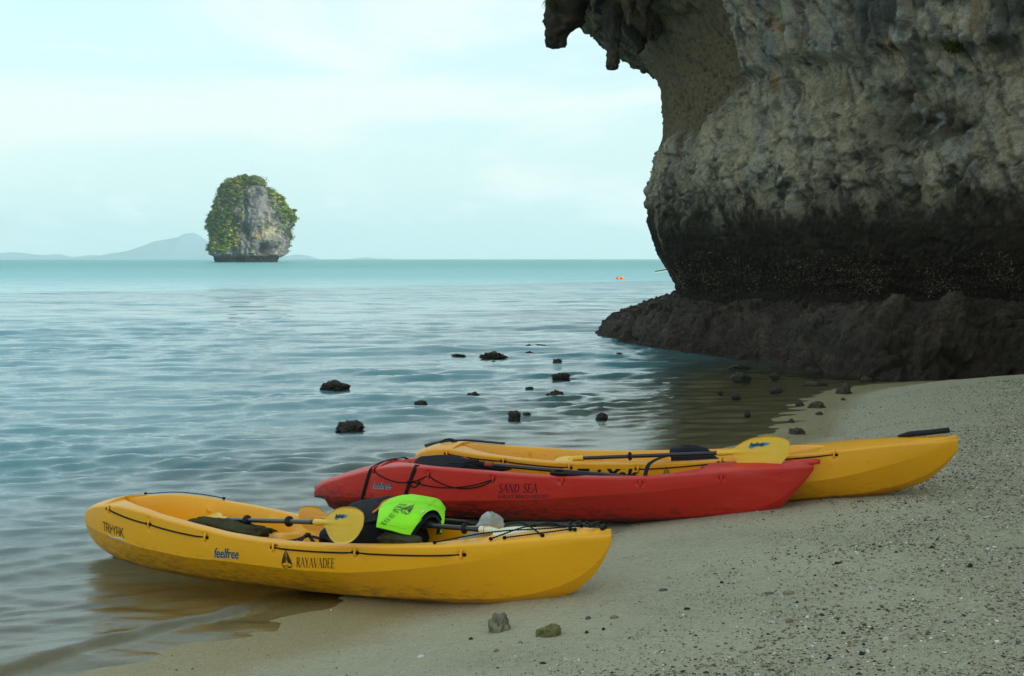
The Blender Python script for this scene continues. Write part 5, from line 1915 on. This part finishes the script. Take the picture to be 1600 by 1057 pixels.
def world_patch(rows, nu, nv, thick, wr, wf, mat, name, parent=None, origin=None, hole=None, seed=0.0, bulge=0.0):
    C = [[W(*c) for c in row] for row in rows]
    V, Fc = patch(C, nu, nv, thick, wr, wf, seed)
    if hole is not None:
        cu, cv, ru, rv = hole
        uu, vv = np.meshgrid(np.linspace(0, 1, nu), np.linspace(0, 1, nv), indexing='ij')
        e = (((uu - cu) / ru) ** 2 + ((vv - cv) / rv) ** 2).ravel()
        e2 = np.concatenate([e, e]) if thick else e
        # pull the rim vertices on to the ellipse, then drop what lies inside
        inside = e2 < 1
        Fk = Fc[~inside[Fc].all(1)]
        ring_v = np.unique(Fk[inside[Fk].any(1)])
        ring_v = ring_v[inside[ring_v]]
        half = nu * nv
        for vi in ring_v:
            j = vi % half
            i_, k_ = divmod(j, nv)
            t = 1 / math.sqrt(max(e[j], 1e-4))
            u2, v2 = cu + (uu[i_, k_] - cu) * t, cv + (vv[i_, k_] - cv) * t
            a, b = np.clip(u2, 0, 1) * (nu - 1), np.clip(v2, 0, 1) * (nv - 1)
            a0, b0 = min(int(a), nu - 2), min(int(b), nv - 2)
            fa, fb = a - a0, b - b0
            base = half if vi >= half else 0
            g_ = lambda x, y: V[base + x * nv + y]
            V[vi] = (g_(a0, b0) * (1 - fa) * (1 - fb) + g_(a0 + 1, b0) * fa * (1 - fb) + g_(a0, b0 + 1) * (1 - fa) * fb + g_(a0 + 1, b0 + 1) * fa * fb)
        Fc = Fk
    if origin is not None:
        V = V - np.asarray(origin)
    o = mesh_np(name, V, Fc, mat, parent)
    return o, V[:nu * nv].reshape(nu, nv, 3)


NR = [[(606, 792, 8.80), (640, 788, 8.80), (680, 792, 8.76), (696, 806, 8.70)],
      [(600, 785, 8.62), (640, 777, 8.62), (680, 782, 8.58), (696, 795, 8.50)],
      [(593, 794, 8.33), (632, 790, 8.26), (664, 794, 8.22), (695, 803, 8.25)],
      [(590, 810, 8.10), (622, 811, 8.05), (655, 812, 8.03), (694, 815, 8.10)],
      [(588, 824, 8.02), (610, 828, 7.98), (640, 836, 7.97), (690, 832, 8.03)]]
vo, VG = world_patch(NR, 64, 64, 0.026, 0.016, 5.0, M['neon'], 'neon_panel', vest, VC, hole=(0.92, 0.83, 0.36, 0.155), seed=3)
NB = [[(x, y + 2.5, Y + 0.03) for (x, y, Y) in row] for row in NR]
world_patch(NB, 40, 40, 0.03, 0.01, 5.0, M['black_cloth'], 'lining', vest, VC, hole=(0.98, 0.83, 0.30, 0.11))
world_patch([[(562, 790, 8.85), (590, 785, 8.85), (628, 781, 8.83)], [(548, 792, 8.62), (572, 785, 8.62), (604, 780, 8.62)], [(542, 802, 8.42), (562, 797, 8.40), (594, 793, 8.36)],
             [(546, 820, 8.25), (566, 818, 8.2), (592, 814, 8.14)]], 30, 30, 0.04, 0.012, 6.0, M['black_cloth'], 'shoulder_panel', vest, VC, seed=9)
for (a, b, c) in (((556, 797, 8.41), (566, 787, 8.60), (592, 780, 8.66)), ((572, 794.5, 8.38), (584, 785, 8.58), (610, 778.5, 8.66)), ((550, 806, 8.36), (572, 803, 8.34), (592, 800, 8.30))):
    strap(None, [W(*a) - VC, W(*b) - VC, W(*c) - VC], 0.030, 0.012, M['webbing'], 'webbing_strap').parent = vest
m = MB()
m.tube(catmull([W(583, 801, 8.20) - VC, W(592, 794, 8.32) - VC, W(598, 785.5, 8.5) - VC, W(612, 779.5, 8.6) - VC, W(640, 775.5, 8.62) - VC], 30), 0.007, 8)
m.build('piping', M['piping'], vest)
# tab and small white tag in the armhole
Vb, Fb = blob_vf((0.012, 0.008, 0.010), 0.1, 2, 0, 2)
mesh_np('tag', Vb + W(661, 800, 8.02) - VC, Fb, M['white'], vest)


def on_vest(polys, u0, v0, du, dv, name, mat):
    """(a, b) in metres -> vest surface; a runs along (du, dv) in the panel's own coordinates"""
    V, Fc = [], []
    nu, nv, _ = VG.shape
    n3 = np.cross(np.gradient(VG, axis=0), np.gradient(VG, axis=1))
    n3 /= np.linalg.norm(n3, axis=2, keepdims=True)
    if n3[32, 20, 1] > 0:
        n3 = -n3
    for vs, fs in polys:
        k = len(V)
        for a, b in vs:
            u = np.clip(u0 + a * du[0] + b * du[1], 0.01, 0.98) * (nu - 1)
            v = np.clip(v0 + a * dv[0] + b * dv[1], 0.01, 0.98) * (nv - 1)
            i, j = int(u), int(v)
            fu, fv = u - i, v - j
            p = VG[i, j] * (1 - fu) * (1 - fv) + VG[i + 1, j] * fu * (1 - fv) + VG[i, j + 1] * (1 - fu) * fv + VG[i + 1, j + 1] * fu * fv
            V.append(p + n3[i, j] * 0.0045 * (1 if n3[32, 20, 1] <= 0 else -1))
        Fc += [tuple(i + k for i in f) for f in fs]
    mesh_np(name, V, Fc, mat, vo, smooth=False)


M['seam'] = plain('green_seam', (0.16, 0.50, 0.02), 0.8, 0.2, 0.1)
for (u_, v_, du_, dv_, L_) in ((0.47, 0.03, 0.0, 2.0, 0.40), (0.10, 0.72, 1.6, 0.0, 0.26), (0.93, 0.03, 0.0, 2.0, 0.28)):
    on_vest([stroke([(L_ * i / 24, 0.004 * math.sin(i)) for i in range(25)], 0.005)], u_, v_, (du_, 0.8), (dv_, 0.8), 'seam', M['seam'])
on_vest(roman('RAYAVADEE', 0.055, 0.85, 0.0, 0.07), 0.93, 0.10, (-1.30, 0.3), (0.55, 2.0), 'lettering', M['ink'])
on_vest(pavilion_emblem(0.085), 0.66, 0.42, (0.9, -1.6), (2.0, 0.9), 'emblem', M['ink'])
ring_body([(560, 640, 806), (540, 660, 816), (530, 668, 828), (532, 672, 842), (540, 668, 854)], 8.32, 0.15, M['black_cloth'], 'backrest', k=k1, nz=0.012)

# ------------------------------------------------------------------ cloths and bag in the front kayak
def cloth_lump(label, px, py, Y, size, rot, seed, mat=M['olive'], name='crumpled_cloth', cat='cloth'):
    V, Fc = blob_vf(size, 0.16, 2.6, seed, 5, 0.9)
    q = V.copy()
    q[:, 0] *= 0.6
    L = max(size)
    fold = ridged(np.stack([q[:, 0] * 9 + q[:, 2] * 6, q[:, 1] * 12, q[:, 2] * 10], 1) + seed, 3, 0.5) - 0.55
    V = V * (1 + 0.22 * fold)[:, None]
    o = mesh_np(name, V, Fc, mat)
    o.location = W(px, py, Y)
    o.rotation_euler = (0, 0, rot)
    tag(o, label, cat)
    return o


cloth_lump('long crumpled olive cloth lying in the left well of the front kayak', 356, 824, 8.80, (0.345, 0.085, 0.050), k1.rot + 0.02, 4)
cloth_lump('small olive cloth bunched up on the near edge below the life vest', 626, 844, 8.02, (0.155, 0.07, 0.050), k1.rot, 9)
bag = ring_body([(764, 768, 799), (757, 776, 803), (750, 783, 810), (747, 786, 817), (745, 787, 824), (738, 788, 831), (724, 790, 838), (716, 792, 845), (714, 792, 852)], 7.98, 0.05, M['canvas'], 'canvas_bag', nz=0.022, freq=9, seed=4)
tag(bag, 'pale grey canvas bag with a pointed top standing in the front kayak', 'bag')
V = np.array([v.co[:] for v in bag.data.vertices])
V[:, 1] -= 0.022 * np.exp(-((V[:, 0] - W(767, 815, 7.98)[0]) / 0.010) ** 2) * (V[:, 1] < 7.98)
bag.data.vertices.foreach_set('co', V.astype(np.float32).ravel())
world_strap(k1, [(724, 851, 8.0), (738, 846, 8.02), (760, 848, 7.96), (790, 842, 7.9)], 0.03, M['rubber'], 'seat_strap')

# ------------------------------------------------------------------ islet out at sea
YI = 900.0
_rows = np.array([  # py, left px, right px
    (273, 388, 394), (276, 372, 404), (281, 360, 408), (287, 352, 414), (295, 345, 424), (303, 342, 432), (312, 338, 441), (322, 333, 448), (332, 330, 457), (340, 328, 461), (347, 327, 459),
    (356, 328, 453), (366, 330, 452), (374, 331, 454), (382, 331, 454), (390, 328, 450), (395, 325, 449), (399, 330, 446), (402, 338, 438), (406, 340, 436), (410.5, 340, 436), (416, 338, 438)], float)


def build_islet():
    nz_, seg = 190, 320
    L = np.stack([np.interp(np.linspace(0, 1, nz_), np.linspace(0, 1, len(_rows)), _rows[:, k]) for k in range(3)], 1)
    th = np.linspace(0, 2 * np.pi, seg, endpoint=False)
    V = []
    for (py, a, b) in L:
        A, B = W(a, py, YI), W(b, py, YI)
        cx, rx = (A[0] + B[0]) / 2, (B[0] - A[0]) / 2 * 0.93
        V.append(np.stack([cx + rx * np.cos(th), YI + 0.8 * rx * np.sin(th), np.full(seg, A[2])], 1))
    V = np.vstack(V)
    c0 = W(395, 350, YI)
    ctr = np.repeat(V.reshape(-1, seg, 3).mean(1), seg, 0)
    d = V - ctr
    d /= np.linalg.norm(d, axis=1)[:, None] + 1e-6
    rel = V - c0
    h = V[:, 2]
    wp = fbm(rel * 0.05, 3)
    disp = 4.6 * fbm(rel * np.array([0.07, 0.07, 0.045]) + 5, 5, 0.55) + 3.4 * (ridged(rel * np.array([0.16, 0.16, 0.06]) + wp[:, None], 4, 0.55) - 0.55) \
        + 0.9 * (ridged(rel * 0.4 + 3, 3) - 0.5)
    env = sst(64, 56, h) * 0.4 + 0.6
    # cave, chimney and overhang on the lower right
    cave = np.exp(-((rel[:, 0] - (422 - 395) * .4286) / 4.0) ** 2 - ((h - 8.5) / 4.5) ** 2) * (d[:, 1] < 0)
    gully = np.exp(-((rel[:, 0] - (392 - 395) * .4286 + (h - 30) * 0.05) / 2.2) ** 2) * sst(48, 36, h) * sst(10, 18, h) * (d[:, 1] < 0)
    face = np.exp(-((rel[:, 0] - 10) / 9.0) ** 2 - ((h - 36) / 14.0) ** 2) * (d[:, 1] < 0)
    V = V + d * (disp * env - 8.0 * cave - 4.2 * gully + 2.5 * face)[:, None]
    V[:, 2] -= 3.0 * sst(50, 60, h) * (0.5 + 1.6 * fbm(rel * np.array([0.3, 0.3, 0.0]) + 3, 3))
    low = sst(4.8, 2.6, h)
    nA = fbm(rel * np.array([0.16, 0.16, 0.07]) + 40, 5, 0.6)
    nB = fbm(np.stack([rel[:, 0] * 0.45, rel[:, 1] * 0.2, h * 0.08], 1) + 80, 4, 0.6)
    nC = fbm(rel * 0.45 + 10, 4, 0.65)
    c = np.zeros_like(V) + (0.165, 0.170, 0.165)

    def over(c, colr, a):
        a = np.clip(a, 0, 1)[:, None]
        return c * (1 - a) + np.array(colr) * a
    c = c * (1 + 0.7 * nC)[:, None]
    c = over(c, (0.035, 0.040, 0.042), sst(-0.05, 0.22, nA) * 0.9)
    c = over(c, (0.33, 0.32, 0.27), sst(0.10, 0.34, nB) * sst(42, 30, h) * 0.8)
    tan = np.exp(-((rel[:, 0] - (424 - 395) * .4286) / 4.2) ** 2 - ((h - 23) / 6.0) ** 2)
    c = over(c, (0.52, 0.44, 0.27), tan * (0.6 + nC))
    rust = np.exp(-((rel[:, 0] - (408 - 395) * .4286) / 3.0) ** 2 - ((h - 17.5) / 2.5) ** 2)
    c = over(c, (0.40, 0.17, 0.08), rust * (0.3 + 2 * nC))
    c = over(c, (0.40, 0.36, 0.28), np.exp(-((h - 5.5) / 1.3) ** 2) * sst(-0.1, 0.3, nA + nC) * 0.7)
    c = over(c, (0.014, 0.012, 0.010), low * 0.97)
    c = over(c, (0.02, 0.02, 0.02), cave * 1.2)  # shade inside the cave painted into the rock colour
    base = np.array([c0[0], YI, 0.0])
    V[:, 2] *= 0.965
    V = V - base
    root = thing('rocky_islet', 'tall limestone islet covered in green bushes rising from the sea', 'islet', tuple(base))
    mesh_np('rock', V, [tuple(f) for f in grid_faces(nz_, seg, True).tolist()] + [tuple(range(seg))], M['islet'], root, cols=np.clip(c, 0.005, 1))
    return root, V.reshape(nz_, seg, 3), L, base


islet, IV, IL, IB = build_islet()


def islet_bushes():
    """leaf clumps on the ledges: many small leafy faces; the biggest crowns are parts of their own"""
    r = np.random.default_rng(17)
    nz_, seg, _ = IV.shape
    spots = []
    for _ in range(60000):
        i, j = r.integers(2, nz_ - 12), r.integers(0, seg)
        p = IV[i, j]
        hx, hz = p[0], p[2]
        px = 395 + hx / .4286
        py = 405 + (CAM_H - hz) / .4286
        d = 0.0
        dens = fbm(np.array([[hx * 0.12, p[1] * 0.12, hz * 0.12]]) + 3, 3)[0]
        if p[1] < 4:
            if py < 292:
                d = 0.9 if px < 402 else 0.4
            elif py < 350:
                edge = 388 - (py - 300) * 0.15
                d = 0.9 if px < edge - 8 else (0.3 if px < edge + 8 else 0.0)
                if px > 426 + (py - 292) * 0.48:
                    d = 0.9
                elif px > 418 + (py - 292) * 0.40:
                    d = 0.35
            elif py < 394:
                d = 0.95 if px < 376 - max(0, py - 384) * 1.2 else (0.25 if px < 384 else 0.03)
                if px > 446 and py < 352:
                    d = 0.4
        else:
            d = 0.7 if hz > 14 else 0.1
        if r.random() < d * (0.85 + dens * 1.2):
            spots.append((i, j))
        if len(spots) > 5600:
            break
    pal = np.array([(0.022, 0.045, 0.010), (0.055, 0.10, 0.015), (0.115, 0.165, 0.02), (0.20, 0.24, 0.03), (0.04, 0.06, 0.015), (0.10, 0.075, 0.03)])
    V, C = [], []
    for (i, j) in spots:
        p = IV[i, j]
        out = np.array([p[0], p[1], 0.0])
        out /= np.linalg.norm(out) + 1e-6
        px = 395 + p[0] / .4286
        R0 = r.uniform(0.8, 2.3) * (1.5 if p[2] > 46 and r.random() < 0.4 else 1) * (1.35 if r.random() < 0.12 else 1)
        ctr = p + out * R0 * 0.45 + np.array([0, 0, 0.4 * R0])
        lump = fbm(np.array([p * 0.2 + 9]), 2)[0]
        kcol = pal[min(5, max(0, int(2.2 + lump * 7 + r.normal() * 0.6)))]
        if px > 425 or p[2] < 24:
            kcol = kcol * np.array([1.7, 1.6, 1.1])  # sunlit brightness painted into the right-hand and lower clumps
        m_ = 23
        dirs = r.normal(size=(m_, 3))
        dirs /= np.linalg.norm(dirs, axis=1)[:, None]
        dirs[:, 2] = np.abs(dirs[:, 2]) * 1.0 - 0.25
        cen = ctr + dirs * R0 * r.uniform(0.55, 1.05, (m_, 1)) * np.array([1, 1, 0.8])
        for q, dd in zip(cen, dirs):
            a = np.cross(dd, r.normal(size=3)); a /= np.linalg.norm(a) + 1e-9
            b = np.cross(dd, a)
            sz = r.uniform(0.22, 0.48)
            V += [q + a * sz, q + b * sz, q - a * sz, q - b * sz]
            cc = kcol * r.uniform(0.7, 1.35)
            C += [cc] * 4
    V = np.array(V)
    F_ = np.arange(len(V)).reshape(-1, 4)
    o = mesh_np('foliage', V, F_, M['leaf'], islet, cols=np.array(C), smooth=False)
    tag(o, kind='stuff')


islet_bushes()


def islet_tree(px, py, hm, wm, seed, label, bare=False):
    """a small tree standing on the islet's skyline"""
    r = np.random.default_rng(seed)
    foot = W(px, py, YI - 1.0)
    t = thing('skyline_tree', label, 'tree', tuple(foot), 0, 'trees on the skyline of the islet')
    m = MB()
    m.tube([(0, 0, -1.5), (0.1 * wm, 0, hm * 0.35), (0.05 * wm, 0, hm * 0.7)], [0.25, 0.16, 0.08], 6)
    for k in range(9):
        a = r.uniform(0, 6.28)
        z0 = hm * r.uniform(0.3, 0.65)
        e = np.array([math.cos(a) * wm * .45, math.sin(a) * wm * .45, z0 + hm * r.uniform(0.15, 0.4)])
        m.tube([(0.06 * wm, 0, z0), e * 0.6 + np.array([0, 0, 0.1 * hm]), e], [0.09, 0.06, 0.03], 5)
    m.build('trunk', plain('bark', (0.08, 0.065, 0.05), 0.9), t)
    V, C = [], []
    n = 170 if bare else 420
    for k in range(n):
        d = r.normal(size=3); d /= np.linalg.norm(d)
        q = d * np.array([wm / 2, wm / 2, hm * 0.34]) * r.uniform(0.4, 1.0) * (1 + 0.25 * r.normal()) + np.array([0, 0, hm * 0.72])
        a = np.cross(d, r.normal(size=3)); a /= np.linalg.norm(a)
        b = np.cross(d, a)
        sz = r.uniform(0.12, 0.25) if bare else r.uniform(0.2, 0.4)
        V += [q + a * sz, q + b * sz, q - a * sz, q - b * sz]
        c = np.array((0.13, 0.12, 0.09) if bare else (0.05, 0.075, 0.02)) * r.uniform(0.6, 1.5)
        C += [c] * 4
    mesh_np('crown', V, np.arange(len(V)).reshape(-1, 4), M['leaf'], t, cols=np.array(C), smooth=False)


islet_tree(383, 281, 3.6, 3.8, 1, 'small round tree on the very top of the islet')
islet_tree(398, 281, 2.8, 3.4, 2, 'low spreading tree just right of the islet top')
islet_tree(405, 283, 3.2, 4.2, 3, 'grey almost bare tree right of the islet top', True)
islet_tree(372, 284, 2.2, 1.8, 4, 'thin little tree left of the islet top')
islet_tree(348, 296, 3.8, 3.4, 5, 'tree leaning out from the upper left shoulder of the islet')
islet_tree(336, 322, 4.2, 5.0, 6, 'wispy grey tree on the left side of the islet', True)
islet_tree(326, 350, 2.6, 4.0, 7, 'bare shrub sticking out of the lower left of the islet', True)
islet_tree(460, 334, 3.0, 4.0, 8, 'bushy tree on the right corner of the islet')

# ------------------------------------------------------------------ far hills
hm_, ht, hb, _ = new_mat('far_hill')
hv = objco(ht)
ht.links.new(mixc(ht, noise_n(ht, hv, 0.004, 5, 0.6), (0.07, 0.14, 0.18), (0.11, 0.19, 0.23)), hb.inputs['Base Color'])  # blue of the distant haze painted into the hill colour
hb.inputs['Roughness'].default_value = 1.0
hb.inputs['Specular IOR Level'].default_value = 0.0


def hill(pts, Y, seed, depth):
    xs = np.linspace(pts[0][0], pts[-1][0], 160)
    ys = smooth_interp(xs, [p[0] for p in pts], [p[1] for p in pts])
    nv = 30
    V = []
    for x, y in zip(xs, ys):
        top = W(x, y, Y)
        hh = max(top[2], 0.5)
        for j in range(nv):
            t = j / (nv - 1) * 2 - 1
            prof = math.cos(t * math.pi / 2) ** 0.9
            V.append((top[0], Y + t * depth, hh * prof - 0.5))
    V = np.array(V)
    V[:, 2] += fbm(V * 0.004 + seed, 4) * 14 * np.clip(V[:, 2] / 60, 0, 1) * np.abs(np.tile(np.linspace(-1, 1, nv), len(xs))) ** 0.5
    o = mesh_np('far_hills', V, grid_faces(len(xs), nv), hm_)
    tag(o, 'pale blue hills on the horizon', kind='structure')


hill([(120, 404.6), (165, 402), (185, 396), (210, 392), (230, 385), (250, 377), (270, 373), (285, 370), (294, 365), (300, 364), (306, 367), (318, 376), (335, 384), (360, 392), (400, 398), (440, 400), (446, 400), (455, 400), (466, 398), (476, 400), (482, 404.5)], 12600, 1, 900)
hill([(-60, 402), (-10, 397.5), (25, 394.5), (45, 397), (70, 399), (88, 397.5), (100, 401), (112, 404.6)], 13000, 2, 500)
hill([(100, 404), (128, 400.5), (145, 398.5), (160, 401), (180, 404.5)], 13300, 3, 250)
hill([(545, 405), (558, 403.5), (572, 402.4), (590, 404), (605, 404), (618, 405)], 13400, 4, 250)

# ------------------------------------------------------------------ buoys and boat
for i, (px, lab) in enumerate(((965.8, 'left one of two small orange buoys floating side by side'), (972.0, 'right one of two small orange buoys floating side by side'))):
    p = G(px, 437.0, 0.0)
    t = thing('buoy', lab, 'buoy', (p[0], p[1], 0), 0, 'orange buoys')
    V, Fc = blob_vf((0.20, 0.20, 0.19), 0.01, 1, i, 3)
    V[:, 2] += 0.10
    mesh_np('float', V, Fc, M['buoy'], t)
    m = MB()
    m.tube([(0, 0, 0.27), (0, 0, 0.33)], 0.04, 8)
    m.build('top_lug', M['white'] if i else M['rubber'], t)


def build_boat():
    YB = 205.0
    tip = W(1023.5, 424.4, YB)
    t = thing('motor_boat', 'white boat with a dark rail half hidden behind the foot of the cliff', 'boat', (tip[0], YB, 0))
    n = 30
    xs = np.linspace(0, 8.5, n)
    V = []
    for i, x in enumerate(xs):
        q = x / 8.5
        half = 1.15 * math.sin(min(1, q * 1.6 + 0.02) * math.pi / 2)
        top = 0.16 + 0.185 * x - 0.006 * x * x
        for (yy, zz) in ((-half, top), (-half * 0.93, top * 0.5), (-half * 0.6, -0.12), (0, -0.3), (half * 0.6, -0.12), (half * 0.93, top * 0.5), (half, top), (half * 0.85, top - 0.03), (0, top - 0.05), (-half * 0.85, top - 0.03)):
            V.append((x, yy, zz))
    F_ = [tuple(f) for f in grid_faces(n, 10, True).tolist()] + [tuple(range(10)), tuple(range((n - 1) * 10, n * 10))[::-1]]
    mesh_np('hull', V, F_, M['white'], t, sharp=40)
    m = MB()
    for s_ in (-1, 1):
        m.tube([(x, s_ * 1.15 * math.sin(min(1, x / 8.5 * 1.6 + 0.02) * math.pi / 2), 0.20 + 0.185 * x - 0.006 * x * x) for x in xs], 0.07, 6)
    m.build('rail', M['skin_dark'], t)
    m = MB()
    m.add([(3.6, -0.8, 0.8), (6.8, -0.8, 1.3), (6.8, 0.8, 1.3), (3.6, 0.8, 0.8), (4.4, -0.6, 1.5), (6.5, -0.6, 1.7), (6.5, 0.6, 1.7), (4.4, 0.6, 1.5)],
          [(0, 1, 5, 4), (1, 2, 6, 5), (2, 3, 7, 6), (3, 0, 4, 7), (4, 5, 6, 7)])
    m.build('cabin', M['white'], t, smooth=False)


build_boat()

# ------------------------------------------------------------------ sea air
def build_haze():
    me = bpy.data.meshes.new('haze')
    bm = bmesh.new()
    bmesh.ops.create_cube(bm, size=1.0)
    bm.to_mesh(me)
    bm.free()
    o = bpy.data.objects.new('haze', me)
    col.objects.link(o)
    o.scale = (30000, 14200, 300 + 10.5)
    o.location = (0, 7000, (300 - 10.5) / 2)
    m = bpy.data.materials.new('sea_air')
    m.use_nodes = True
    t = m.node_tree
    t.nodes.clear()
    out = t.nodes.new('ShaderNodeOutputMaterial')
    v = t.nodes.new('ShaderNodeVolumePrincipled')
    v.inputs['Color'].default_value = (0.78, 0.94, 1.0, 1)
    v.inputs['Density'].default_value = 0.95e-4
    v.inputs['Anisotropy'].default_value = 0.2
    t.links.new(v.outputs[0], out.inputs['Volume'])
    me.materials.append(m)
    o['kind'] = 'stuff'


build_haze()
